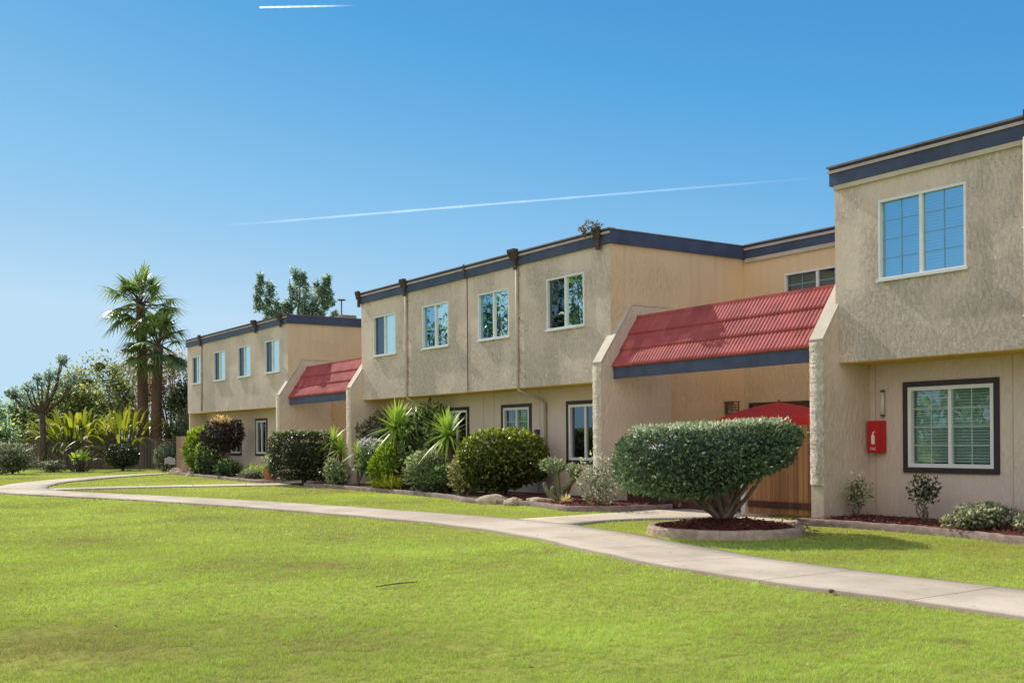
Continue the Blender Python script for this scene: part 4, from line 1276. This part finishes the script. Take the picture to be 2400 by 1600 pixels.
yucca('young yucca leaning on a pale crooked trunk by the far red roofed entry', -29.55, 13.6, .05, [(-29.8, 13.6, 1.40), (-29.4, 13.65, 1.12)], 46, .62, .06, trunk_r=.06)
shrub('flowering_shrub', 'dark purplish climbing shrub against the wing wall beside the tall yucca', 'shrub', -28.1, 14.2, .05, .60, .34, 2.2, 'purple', 1100, .13, .05, .8, amp=.25)
t = shrub('flowering_shrub', 'shrub topped with pale lavender flower heads beside the palm lily', 'shrub', -27.05, 13.55, .05, .45, .38, 1.28, 'leafy', 900, .13, .05, .3, amp=.2)
lf = Leafer(); lf.blob(170, (-27.1, 13.5, 1.26), (.42, .34, .14), .09, .08, amp=.2, core=False, base=.6); lf.build('flowers', G_['lav'], t)['kind'] = 'stuff'
shrub('leafy_shrub', 'tall glossy dark green shrub behind and right of the tall yucca', 'shrub', -25.2, 14.2, .05, .66, .42, 2.15, 'leafy', 2600, .16, .07, .15, amp=.22, base=.45, spread=.3)
shrub('leafy_shrub', 'bright green leafy plant under the crown of the tall yucca', 'shrub', -26.05, 13.5, .05, .40, .34, 1.22, 'lime', 1000, .17, .05, .1, amp=.22)
t = thing('grass_tuft', 'yellow green tuft of strappy grass at the bed edge below the tall yucca', 'grass tuft', (-25.9, 13.35, .05))
lf = Leafer()
for k in range(11): lf.rosette((-25.9 + gaussr(.36), 13.35 + gaussr(.08), .08), 36, .66, .032, 30, 88, .5)
lf.build('foliage', G_['tuft'], t)
shrub('pale_shrub', 'rounded pale grey green shrub between the two yuccas', 'shrub', -23.75, 13.45, .05, .52, .42, 1.12, 'pale', 1900, .10, .055, .02, amp=.13)
shrub('dark_shrub', 'low dark shrub at the foot of the second yucca trunk', 'shrub', -22.95, 13.5, .05, .40, .35, .75, 'leafy', 800, .10, .05, .02)
shrub('round_bush', 'large rounded yellow green bush on a dark trunk in front of the middle block', 'bush', -20.6, 13.62, .06, 1.08, .78, 1.62, 'round', 7500, .09, .05, .16, 'darkbark', 2.15, .07, r0=.07, shell=.28, base=.40, top=.40, spread=.26)
shrub('variegated_shrub', 'cream variegated shrub at the left edge of the large rounded bush', 'shrub', -21.85, 13.35, .05, .34, .36, 1.12, 'cream', 1300, .085, .05, .02, amp=.18)
# cactus cluster
ct = thing('cactus_cluster', 'grey green branching cactus cluster right of the large rounded bush', 'cactus', (-18.20, 13.5, .07))
lf = Leafer(); mb = MB()
arms = [((-18.05, 13.45), [(-18.02, 13.43, 0.34), (-17.75, 13.48, 0.55), (-17.60, 13.5, 0.72)], .10), ((-18.25, 13.5), [(-18.30, 13.5, 0.30), (-18.35, 13.5, 0.61), (-18.40, 13.5, 0.85)], .075),
        ((-18.35, 13.4), [(-18.50, 13.35, 0.27), (-18.60, 13.35, 0.42)], .085), ((-18.15, 13.35), [(-18.25, 13.3, 0.23), (-18.22, 13.3, 0.36)], .10), ((-18.20, 13.6), [(-18.05, 13.62, 0.46), (-17.95, 13.6, 0.78)], .07)]
for b0, pts, r_ in arms:
    pp = [(b0[0], b0[1], .05)] + pts
    Q = []
    for i in range(len(pp) - 1):
        for j in range(3): Q.append(np.array(pp[i]) + (np.array(pp[i + 1]) - np.array(pp[i])) * j / 3)
    r_ *= .62
    Q.append(np.array(pp[-1])); Q.append(np.array(pp[-1]) + np.array([0, 0, .05]))
    mb.tube(Q, [r_ * (1 + .08 * math.sin(i * 2)) for i in range(len(Q) - 1)] + [r_ * .4], 9)
o = mb.build('stems', G_['cactus'], ct, True)
o.data.attributes.new('tint', 'FLOAT', 'POINT').data.foreach_set('value', np.random.default_rng(3).uniform(.2, .8, len(o.data.vertices)).astype(np.float32))
lf.blob(420, (-18.45, 13.45, .80), (.34, .26, .13), .08, .035, amp=.25, core=False, base=.35)
lf.blob(160, (-17.70, 13.45, .74), (.18, .16, .10), .07, .035, amp=.25, core=False, base=.35)
lf.build('foliage', G_['pale'], ct)
# roses
def rose(label, x, y, z0, w, z1, n, key='pale', nf=16, bottom=.18, ln=.065, group=None):
    t = shrub('rose_bush', label, 'rose bush', x, y, z0, w, w * .9, z1, key, n, ln, ln * .55, bottom, 'bark', 2., .28, nst=7, r0=.014, core=False, shell=.75, base=.55, spread=.25, group=group)
    if nf:
        lf = Leafer(); lf.blob(nf * 6, (x, y, (z0 + z1) / 2 + .1), (w, w * .9, (z1 - z0) / 2 - .05), .045, .045, amp=.3, core=False, base=.6)
        lf.build('flowers', G_['flower'], t)['kind'] = 'stuff'
    return t
rose('pale rose bush at the corner between the cactus and the big clipped bush', -16.25, 13.0, .08, .42, 1.0, 700, nf=9, bottom=.1)
rose('thin rose bush below the red cabinet', -11.12, 14.1, .1, .19, .72, 260, nf=10)
rose('dark leaved rose bush under the brown framed window', -9.95, 14.15, .1, .22, .84, 330, 'hedge', nf=0, bottom=.24)
shrub('low_shrub', 'low spreading grey green shrub in the bed right of the rose bushes', 'shrub', -8.75, 13.75, .1, .48, .30, .42, 'grey', 1300, .06, .035, 0, amp=.22, nst=2, r0=.012, base=.5, spread=.28)
shrub('low_shrub', 'small grey green shrub at the right picture edge in the bed', 'shrub', -7.95, 13.6, .1, .20, .2, .40, 'grey', 380, .06, .035, 0, amp=.2, nst=2, r0=.012)
t = thing('small_succulent', 'tiny pale yellow succulent on the red mulch right of the cactus', 'succulent', (-17.45, 13.05, .08))
lf = Leafer(); lf.rosette((-17.45, 13.05, .1), 26, .20, .05, 5, 85, .1, tb=.8); lf.build('foliage', G_['cream'], t)

# rocks
def rock(label, x, y, r, seed, z=0.03):
    me = bpy.data.meshes.new('garden_rock')
    import bmesh
    bm = bmesh.new(); bmesh.ops.create_icosphere(bm, subdivisions=3, radius=1)
    lfn = lump_fn(seed, .13, f=2.2); lf2 = lump_fn(seed + 5, .05, f=6)
    co = np.array([v.co for v in bm.verts]); s = lfn(co) * lf2(co)
    for v, q, k in zip(bm.verts, co, s): v.co = Vector(tuple(q * k * np.array(r)))
    for v in bm.verts: v.co.z = max(v.co.z, -.05)
    bm.to_mesh(me); bm.free()
    o = link('garden_rock', me, M['rock'], None, (x, y, z))
    o.rotation_euler = (0, 0, seed)
    return props(o, label, 'rock', 'rocks along the garden edging')
rock('largest pale rock on the edging in front of the round bush', -19.5, 12.62, (.36, .23, .16), 1)
rock('flat pale rock just right of the largest rock', -18.85, 12.72, (.32, .21, .12), 2)
rock('grey flat stone by the cactus foot', -18.3, 12.98, (.32, .2, .11), 4, .08)

# --- bed of the left block and the far entry
hd = shrub('clipped_hedge', 'dark box clipped hedge bush in front of the far red roofed entry', 'hedge', -31.45, 13.35, .05, 1.0, .62, 1.62, 'hedge', 5600, .10, .055, .16, 'darkbark', 6, .035, r0=.06, top=.12, base=.40)
lf = Leafer()
Q = np.stack([RNG.uniform(-.95, .95, 260), RNG.uniform(-.55, .55, 260)], 1)
P2 = np.column_stack([-31.45 + Q[:, 0] * rt[0] + Q[:, 1] * fw[0], 13.35 + Q[:, 0] * rt[1] + Q[:, 1] * fw[1], 1.58 + RNG.uniform(0, .1, 260)])
lf.put(*leaves_arrays(P2, RNG.normal(0, .5, (260, 3)) + np.array([0, 0, .9]), RNG.normal(0, 1, (260, 3)), .10, .045, RNG.uniform(.1, .75, 260)))
lf.build('new_shoots', G_['pale'], hd)['kind'] = 'stuff'
shrub('pale_shrub', 'small grey green shrub at the wing wall right of the box hedge', 'shrub', -29.0, 13.3, .05, .30, .3, .82, 'pale', 620, .09, .05, .02, amp=.25)
p = thing('terracotta_pot', 'square terracotta pot beside the dark box hedge', 'pot', (-34.3, 13.35, 0))
mb = MB(); mb.lathe((-34.3, 13.35, 0), [(.02, .02), (.17, .02), (.22, .40), (.245, .40), (.245, .47), (.20, .47), (.19, .42), (.02, .42)], 20); mb.build('pot', M['terra'], p)
t = thing('pot_plant', 'small pale leafy plant growing in the terracotta pot', 'plant', (-34.3, 13.35, .42))
lf = Leafer(); lf.blob(170, (-34.3, 13.35, .66), (.28, .28, .22), .15, .05, amp=.25, core=False, base=.6); lf.build('foliage', G_['pale'], t)
t = thing('strap_plant', 'bright green strap leaved clump left of the terracotta pot', 'plant', (-36.55, 13.7, .05))
lf = Leafer()
for k in range(4): lf.rosette((-36.55 + gaussr(.22), 13.7 + gaussr(.1), .08), 34, .75, .07, 15, 88, .45)
lf.build('foliage', G_['lime'], t)
shrub('pale_shrub', 'low pale shrub under the strap leaved clump', 'shrub', -36.1, 13.4, .05, .4, .25, .38, 'grey', 420, .09, .05, 0)
shrub('leafy_shrub', 'tall lime green upright shrub at the left end of the left block', 'shrub', -43.4, 13.95, .05, .55, .42, 1.95, 'lime', 1500, .22, .075, .05, amp=.24)
t = shrub('dark_shrub', 'dark brown leaved small tree with rusty top in front of the left block windows', 'shrub', -40.5, 13.9, .05, .72, .5, 2.15, 'brown', 1700, .14, .07, .95, 'darkbark', amp=.18, nst=5)
lf = Leafer(); lf.blob(280, (-40.65, 13.85, 2.08), (.58, .4, .20), .13, .07, amp=.2, core=False, base=.65); lf.build('dry_top', G_['rust'], t)['kind'] = 'stuff'
shrub('leafy_shrub', 'dark green shrub between the lime shrub and the brown leaved tree', 'shrub', -42.1, 13.9, .05, .62, .4, 1.15, 'leafy', 1100, .15, .06, .0, amp=.2)
shrub('leafy_shrub', 'low rounded dark green shrub below the brown leaved tree', 'shrub', -39.0, 13.6, .05, .48, .35, .66, 'leafy', 800, .12, .055, .0)
rock('white stone at the left block corner nearest the path', -45.6, 13.55, (.30, .22, .22), 7)
rock('second white stone at the left block corner', -44.95, 13.5, (.28, .2, .18), 8)
rock('small pale stone between the shrubs of the left block', -43.3, 13.45, (.2, .16, .12), 9)
# grey folded garden chair by the fence gate: moulded shell on a dark frame
gc = thing('garden_chair', 'small grey moulded garden chair standing by the pinkish fence panel', 'chair', (-46.9, 13.65, 0))
mb = MB(); mb.add([(-47.15, 13.45, .42), (-46.65, 13.45, .42), (-46.68, 13.85, .38), (-47.12, 13.85, .38), (-47.15, 13.45, .45), (-46.65, 13.45, .45), (-46.68, 13.85, .41), (-47.12, 13.85, .41)], [(3, 2, 1, 0), (4, 5, 6, 7), (0, 1, 5, 4), (1, 2, 6, 5), (2, 3, 7, 6), (3, 0, 4, 7)])
mb.build('seat', M['darkplastic'], gc)
mb = MB(); mb.add([(-46.72, 13.42, .40), (-46.66, 13.86, .40), (-46.62, 13.86, .66), (-46.66, 13.64, .74), (-46.69, 13.42, .66), (-46.69, 13.42, .40), (-46.63, 13.86, .40), (-46.59, 13.86, .66), (-46.63, 13.64, .74), (-46.66, 13.42, .66)], [(4, 3, 2, 1, 0), (5, 6, 7, 8, 9), (0, 1, 6, 5), (1, 2, 7, 6), (2, 3, 8, 7), (3, 4, 9, 8), (4, 0, 5, 9)])
mb.build('backrest', M['grey'], gc)
for x_, y_ in ((-47.1, 13.48), (-46.7, 13.48), (-46.72, 13.82), (-47.08, 13.82)):
    MB().tube([(x_, y_, 0), (x_, y_, .39)], .018, 6).build('leg', M['darkplastic'], gc)

# --- far fence
def fence(label, p, q, h=1.45, mat='fencewood'):
    p, q = np.array(p, float), np.array(q, float)
    L_ = np.linalg.norm(q - p); d = (q - p) / L_; n = np.array([-d[1], d[0]])
    t = thing('board_fence', label, 'fence', (p[0], p[1], 0))
    mb = MB(); s = 0
    while s < L_ - .1:
        c = p + d * (s + .07) + n * .012 * random.uniform(-1, 1)
        hh = h + random.uniform(-.025, .025)
        mb.obox((c[0], c[1], hh / 2 + .03), ((d[0], d[1], 0), (n[0], n[1], 0), (0, 0, 1)), (.066, .010, hh / 2)); s += .155
    mb.build('board_panel', M[mat], t)
    for z in (.35, h - .1):
        a = p + n * .05; b = q + n * .05
        MB().bar((a[0], a[1], z), (b[0], b[1], z), .04, .09).build('rail', M[mat], t)
    a = p - n * .0; b = q
    MB().bar((p[0], p[1], h + .065), (q[0], q[1], h + .065), .12, .035).build('cap_rail', M['bark'], t)
    s = 0
    while s < L_:
        c = p + d * s + n * .08
        MB().box(c[0] - .05, c[0] + .05, c[1] - .05, c[1] + .05, 0, h + .04).build('post', M['darkbark'], t); s += 2.4
    return t
fence('long weathered dark board fence at the far left edge of the lawn', (-64.0, 6.0), (-54.9, 19.6))
pf = thing('board_fence', 'short pinkish board fence panel joined to the left block corner', 'fence', (-46.7, 14.3, 0))
mb = MB(); x = -48.6
while x < -46.1: mb.box(x, x + .145, 14.5, 14.53, .03, 1.62 + random.uniform(-.02, .02)); x += .15
mb.build('board_panel', M['pinkwood'], pf)
MB().box(-48.6, -46.1, 14.53, 14.57, 1.3, 1.4).build('rail', M['pinkwood'], pf)

# --- shrubs at the fence
shrub('topiary_bush', 'dark round clipped bush on a short trunk in front of the far fence', 'bush', -53.6, 13.4, 0, .72, .72, 1.25, 'hedge', 2200, .13, .07, .22, 'darkbark', 2.6, .05, top=.15)
shrub('grey_shrub', 'drooping grey green shrub in front of the fence at the left picture edge', 'shrub', -52.2, 8.3, 0, .95, .6, 1.28, 'grey', 2000, .17, .06, .1, amp=.2, nst=6)
shrub('leafy_shrub', 'tiny yellow green plant at the lawn edge, far left', 'shrub', -50.2, 6.55, 0, .28, .25, .42, 'lime', 260, .16, .05, 0)
shrub('pale_shrub', 'pale grey shrub right of the round clipped bush at the fence', 'shrub', -52.0, 15.0, 0, .55, .5, 1.25, 'grey', 900, .14, .06, .0, amp=.25)
shrub('dark_shrub', 'dark evergreen shrub against the fence below the two palms', 'shrub', -51.2, 15.9, 0, .75, .6, 1.7, 'hedge', 1300, .14, .07, .0, amp=.2)
shrub('dark_shrub', 'dark evergreen shrub beside the pinkish fence panel', 'shrub', -48.9, 15.2, 0, .7, .6, 2.7, 'hedge', 1900, .15, .07, .0, amp=.22)
shrub('low_shrub', 'low dry shrub at the foot of the long fence', 'shrub', -53.6, 10.2, 0, .45, .35, .5, 'grey', 420, .12, .05, 0, amp=.25)

# big strap plants (bird of paradise) in front of the fence
def paradise(label, x, y, n, ln, z0=0, key='lime', wd=.32, spread=.35):
    t = thing('strap_leaved_plant', label, 'plant', (x, y, z0))
    lf = Leafer(); mb = MB()
    for k in range(n):
        a = random.uniform(0, 2 * math.pi); e = R(random.uniform(38, 86)); r_ = random.uniform(0, spread)
        b0 = np.array([x + r_ * math.cos(a), y + r_ * math.sin(a), z0])
        D = np.array([math.cos(e) * math.cos(a), math.cos(e) * math.sin(a), math.sin(e)])
        l1 = ln * random.uniform(.45, .75)
        tip = b0 + D * l1
        mb.tube([b0, tip], [.03, .018], 5)
        lf.strap(tip, D + np.array([0, 0, -.25]), ln * random.uniform(.5, .75), wd, .62, 6, random.uniform(.25, 1))
    mb.build('stems', M['darkbark'], t)
    lf.build('foliage', G_[key], t)
paradise('large arching strap leaved plant behind the fence left of the palms', -58.9, 14.7, 120, 3.4, wd=.15, key='midlime', spread=.6)
paradise('broad yellow green strap leaved plant leaning over the middle of the fence', -61.2, 12.9, 190, 3.3, wd=.21, spread=1.2, key='midlime')
paradise('small yellow green plant hanging in front of the fence', -53.2, 11.3, 26, 1.2, wd=.17, spread=.35)

# --- trees behind the fence
def tree(name, label, x, y, h, cr_, key, n, ln, wd, clumps, trunk=.16, bark='bark', z0=0, crown_lo=.35, group=None, droop=0, spread=.25, core=True, cat='tree', flat=.8):
    t = thing(name, label, cat, (x, y, z0), group)
    mb = MB(); lf = Leafer()
    fork = np.array([x, y, z0 + h * crown_lo])
    mb.tube([(x, y, z0 - .05), (x + gaussr(.06), y + gaussr(.06), z0 + h * crown_lo * .5), fork], [trunk, trunk * .8, trunk * .68], 9)
    for k in range(clumps):
        a = 2 * math.pi * k / clumps + random.uniform(-.5, .5); f = random.uniform(.2, 1) ** .7 if k else 0
        zf = crown_lo + .08 + (.84 - crown_lo) * random.uniform(0, 1) ** .8 if k else .9
        rr = cr_ * f * (1 - .55 * max(0, (zf - .55) / .45)) * .75
        c = np.array([x + rr * math.cos(a), y + rr * math.sin(a), z0 + h * zf])
        mid = fork + (c - fork) * .5 + RNG.normal(0, .1, 3)
        mb.tube([fork, mid, c], [trunk * .5, trunk * .3, trunk * .1], 6)
        s = cr_ * random.uniform(.32, .5)
        lf.blob(n // clumps, c, (s, s, s * flat), ln, wd, amp=.28, shell=.7, core=core, seed=random.randrange(9999), base=.45 + random.uniform(-.14, .14), spread=spread, up=.1 - droop, top=.28)
    mb.build('trunk', M[bark], t, True)
    lf.build('crown', G_[key], t)
    return t
tree('leafy_tree', 'mid green bushy tree behind the fence at the left picture edge', -66, 8.2, 3.9, 2.5, 'mid', 6000, .22, .13, 16, crown_lo=.12, group=None)
tree('leafy_tree', 'dark green tree showing at the very left edge of the picture', -76, 4.6, 4.9, 2.0, 'mid', 2600, .22, .13, 11, crown_lo=.15)
tree('leafy_tree', 'grey green tree behind the knobbly pruned tree', -70, 12.2, 3.9, 2.6, 'mid', 4200, .22, .13, 18, crown_lo=.15)
tree('autumn_tree', 'olive and orange leaved tree between the pruned tree and the palms', -69, 15.9, 6.7, 3.0, 'olive', 6000, .20, .12, 24, crown_lo=.15)
tree('autumn_tree', 'wide olive tree left of the palms, lower than the orange one', -66, 13.4, 5.0, 2.4, 'olive', 5200, .20, .12, 18, crown_lo=.12)
tree('autumn_tree', 'rusty red leaved tree directly right of the palm trunks', -62.5, 18.3, 6.6, 2.5, 'rust', 5600, .18, .10, 22, crown_lo=.12, core=False, spread=.3)
tree('autumn_tree', 'rusty tree with thin twigs behind the palm trunks', -70, 18.3, 7.2, 2.2, 'rust', 3000, .19, .10, 16, crown_lo=.25, core=False)
tree('leafy_tree', 'dark evergreen tree at the left end of the left block', -56.5, 17.6, 4.6, 1.7, 'hedge', 4200, .17, .10, 16, crown_lo=.1)

# pollarded tree
kt = thing('pruned_tree', 'knobbly pruned tree with dark leaf tufts on bare limbs in front of the far fence', 'tree', (-58.6, 10.75, 0))
mb = MB(); lf = Leafer()
bx, by = -58.6, 10.75
mb.tube([(bx, by, -.05), (bx + .05, by, 1.4), (bx + .02, by - .05, 2.9)], [.17, .15, .14], 10)
for k in range(13):
    s = -1.7 + 3.4 * k / 12 + gaussr(.1); dz = 4.9 - .42 * abs(s - .9) + gaussr(.22)
    if k in (9, 10): dz += .6
    c = np.array([bx + rt[0] * s + gaussr(.2), by + rt[1] * s, dz])
    m0 = np.array([bx, by, 2.8]); m1 = m0 + (c - m0) * .55 + np.array([rt[0] * s * .12, rt[1] * s * .12, -.15])
    mb.tube([m0, m1, c], [.09, .05, .03], 7)
    lf.blob(70, c, (.24, .24, .24), .18, .09, amp=.3, shell=.6, core=True, base=.4, seed=k)
    lf.blob(40, m1 + (c - m1) * random.uniform(0, .8) + RNG.normal(0, .2, 3), (.55, .55, .4), .20, .09, amp=.3, shell=.8, core=False, base=.4, seed=k + 40)
mb.build('trunk', M['darkbark'], kt, True)
lf.build('crown', G_['euc'], kt)

# fan palms
def palm(label, x, y, zc, lean, nfr, pet, fan, tr=.26, seed=1):
    rng = random.Random(seed)
    t = thing('fan_palm', label, 'palm tree', (x, y, 0), None)
    mb = MB(); pts, rr = [], []
    nseg = 26
    for k in range(nseg + 1):
        f = k / nseg
        pts.append((x + lean[0] * f * f, y + lean[1] * f * f, zc * f)); rr.append(tr * (1.25 - .35 * f) * (1 + (.07 if k % 2 else -.04)))
    mb.tube(pts, rr, 10)
    mb.build('trunk', M['palmbark'], t, True)
    top = np.array(pts[-1])
    lf = Leafer(); st = MB(); dead = Leafer()
    for k in range(nfr):
        a = rng.uniform(0, 2 * math.pi); e = R(-38 + 122 * (k + .5) / nfr + rng.uniform(-7, 7))
        D = np.array([math.cos(e) * math.cos(a), math.cos(e) * math.sin(a), math.sin(e)])
        l1 = pet * rng.uniform(.8, 1.15)
        b0 = top + np.array([0, 0, rng.uniform(-.35, .15)])
        hub = b0 + D * l1 + np.array([0, 0, -.12 * l1 * math.cos(e)])
        st.tube([b0, b0 + D * l1 * .5, hub], [.035, .028, .018], 5)
        S = np.cross(D, (0, 0, 1.)); S /= np.linalg.norm(S) + 1e-9
        tn = rng.uniform(.25, .75) + .2 * math.sin(e)
        for j in range(15):
            th = R(-105 + 210 * j / 14)
            d2 = D * math.cos(th) + S * math.sin(th) + np.array([0, 0, -.10])
            ll = fan * (.62 + .38 * math.cos(th * .8)) * rng.uniform(.9, 1.08)
            lf.strap(hub, d2, ll, .14, .30 + .25 * abs(math.sin(th)), 3, min(1, max(0, tn + rng.uniform(-.12, .12))))
    for k in range(14):
        a = rng.uniform(0, 2 * math.pi); e = R(rng.uniform(-80, -52))
        D = np.array([math.cos(e) * math.cos(a), math.cos(e) * math.sin(a), math.sin(e)])
        for j in range(6):
            dead.strap(top + np.array([0, 0, -.3]), D + RNG.normal(0, .16, 3), rng.uniform(.6, 1.0), .08, .1, 2, rng.uniform(0, 1))
    st.build('frond_stalks', M['palmbark'], t)
    lf.build('fronds', G_['palm'], t)
    dead.build('dead_skirt', G_['dry'], t)
palm('taller fan palm with wide dark green crown above the far fence', -59.2, 15.9, 8.75, (.0, -.1), 46, 1.45, 1.25, seed=3)
palm('shorter fan palm standing just right of the taller palm', -57.9, 16.2, 6.55, (.1, .15), 42, 1.35, 1.2, seed=8)

# eucalyptus behind the left block
eu = thing('eucalyptus_tree', 'tall grey green eucalyptus rising behind the roof of the left block', 'tree', (-73.5, 30.5, 0))
mb = MB(); lf = Leafer()
ex, ey = -73.5, 30.5
mb.tube([(ex, ey, 0), (ex + .1, ey, 5), (ex, ey, 9.5)], [.4, .33, .24], 9)
px_m = .0310
for s, zt_, w_, hh in ((-2.75, 13.2, .55, 1.9), (-2.0, 12.7, .65, 1.7), (-1.6, 11.3, .8, 1.5), (-.3, 13.6, .75, 2.0), (.45, 13.3, .8, 2.3), (1.3, 12.6, .8, 2.2), (1.9, 13.0, .5, 1.7), (2.3, 13.1, .42, 1.5), (.6, 11.0, 1.3, 1.6), (1.7, 10.8, 1.0, 1.4), (-.6, 11.2, .8, 1.2), (2.7, 10.6, .7, .9), (-1.9, 10.2, .7, 1.0)):
    c = np.array([ex + rt[0] * s, ey + rt[1] * s, zt_ - hh * .55])
    m0 = np.array([ex, ey, 8.6]); mb.tube([m0, m0 + (c - m0) * .6 + np.array([0, 0, -.3]), c, c + np.array([0, 0, hh * .3])], [.14, .09, .05, .02], 6)
    for q in range(7):
        fq = (q - 3) / 3; wq = w_ * (.62 - .30 * max(0, fq))
        cc = c + np.array([.15 + gaussr(w_ * .26), .22 + gaussr(w_ * .26), fq * hh * .58])
        lf.blob(120, cc, (wq * .72, wq * .72, hh * .17), .27, .09, amp=.35, shell=.9, core=(q == 2), base=.45 + gaussr(.1), up=-.35, seed=random.randrange(9999))
mb.build('trunk', M['bark'], eu, True)
lf.build('crown', G_['euc'], eu)

# trees across the lawn, out of frame on the left: the upper windows of the middle block mirror them
tree('leafy_tree', 'tall thin crowned tree across the lawn mirrored in the upper windows, nearest of three', -47, -7.5, 11.5, 3.2, 'leafy', 1500, .34, .16, 16, .3, 'darkbark', crown_lo=.35, core=False)
tree('leafy_tree', 'tall thin crowned tree across the lawn mirrored in the upper windows, middle of three', -54, -7.0, 11.0, 3.0, 'leafy', 1300, .34, .16, 16, .3, 'darkbark', crown_lo=.35, core=False)
tree('leafy_tree', 'tall thin crowned tree across the lawn mirrored in the upper windows, farthest of three', -61, -7.0, 10.0, 3.0, 'leafy', 1200, .34, .16, 14, .3, 'darkbark', crown_lo=.35, core=False)

tree('leafy_tree', 'bushy tree across the lawn mirrored in the brown framed window, left one', -27, -15, 5.0, 3.6, 'mid', 1800, .4, .2, 9, .25, crown_lo=.15)
tree('leafy_tree', 'bushy tree across the lawn mirrored in the brown framed window, right one', -34, -16, 5.6, 3.8, 'mid', 1800, .4, .2, 9, .25, crown_lo=.15)
# ------------------------------------------------------------------ small things on the lawn
tw = MB(); tw.tube([(-9.05, 4.55, .03), (-9.09, 4.8, .036), (-9.12, 5.03, .03)], [.006, .008, .004], 6)
props(tw.build('fallen_twig', M['bark'], None, True, origin=(-9.1, 4.8, 0)), 'thin dark twig lying on the open lawn', 'twig')
o = rock('dark clod of earth at the lawn side edge of the path', -6.33, 7.66, (.034, .022, .018), 12, .03)
del o['group']; o.name = 'earth_clod'; o['category'] = 'clod'; o.data.materials[0] = M['soil']

# ------------------------------------------------------------------ contrails
def contrailmat(name, strength):
    m, nt, b = newmat(name)
    nt.nodes.remove(b)
    at = nd(nt, 'ShaderNodeAttribute', attribute_name='tint')
    tc = nd(nt, 'ShaderNodeTexCoord')
    n = noise(nt, tc.outputs['Object'], .02, 4)
    r = nd(nt, 'ShaderNodeMapRange'); r.inputs[1].default_value = .3; r.inputs[2].default_value = .65; r.inputs[3].default_value = .65; r.inputs[4].default_value = 1
    nt.links.new(n.outputs[0], r.inputs[0])
    mu = nd(nt, 'ShaderNodeMath', operation='MULTIPLY'); nt.links.new(at.outputs['Fac'], mu.inputs[0]); nt.links.new(r.outputs[0], mu.inputs[1])
    df = nd(nt, 'ShaderNodeBsdfDiffuse'); df.inputs[0].default_value = (.95, .95, .95, 1)
    tl = nd(nt, 'ShaderNodeBsdfTranslucent'); tl.inputs[0].default_value = (.95, .95, .95, 1)
    a = nd(nt, 'ShaderNodeAddShader'); nt.links.new(df.outputs[0], a.inputs[0]); nt.links.new(tl.outputs[0], a.inputs[1])
    tr = nd(nt, 'ShaderNodeBsdfTransparent')
    ms = nd(nt, 'ShaderNodeMixShader'); nt.links.new(mu.outputs[0], ms.inputs[0]); nt.links.new(tr.outputs[0], ms.inputs[1]); nt.links.new(a.outputs[0], ms.inputs[2])
    nt.links.new(ms.outputs[0], nt.nodes['Material Output'].inputs[0])
    return m
CM = contrailmat('ice_cloud', 1)
def contrail(label, p, q, r_, alphas):
    p, q = np.array(p, float), np.array(q, float)
    n = 40; V, T, F = [], [], []
    k = 8
    d = (q - p) / np.linalg.norm(q - p); a = np.cross(d, (0, 0, 1.)); a /= np.linalg.norm(a); b = np.cross(d, a)
    for i in range(n + 1):
        f = i / n
        c = p + (q - p) * f
        al = np.interp(f, np.linspace(0, 1, len(alphas)), alphas)
        rr = r_ * (1 + .15 * math.sin(i * 1.7))
        for j in range(k):
            th = 2 * math.pi * j / k
            V.append(c + rr * (math.cos(th) * a + math.sin(th) * b)); T.append(al)
    for i in range(n):
        for j in range(k): F.append((i * k + j, i * k + (j + 1) % k, (i + 1) * k + (j + 1) % k, (i + 1) * k + j))
    o = np_mesh('contrail', V, [np.array(F)], CM, tint=T, smooth=True, origin=tuple(p))
    o.visible_shadow = True
    props(o, label, 'contrail')
contrail('long faint white contrail slanting across the sky above the roofs', (-2546, 873, 521), (-1731, 2085, 628), 2.6, [0, .07, .11, .12, .10, .08, .06, .03, .0])
contrail('short bright white contrail near the top edge of the sky', (-2493, 952, 1048), (-2363, 1146, 1051), 2.2, [.40, .40, .36, .24, .10, 0])
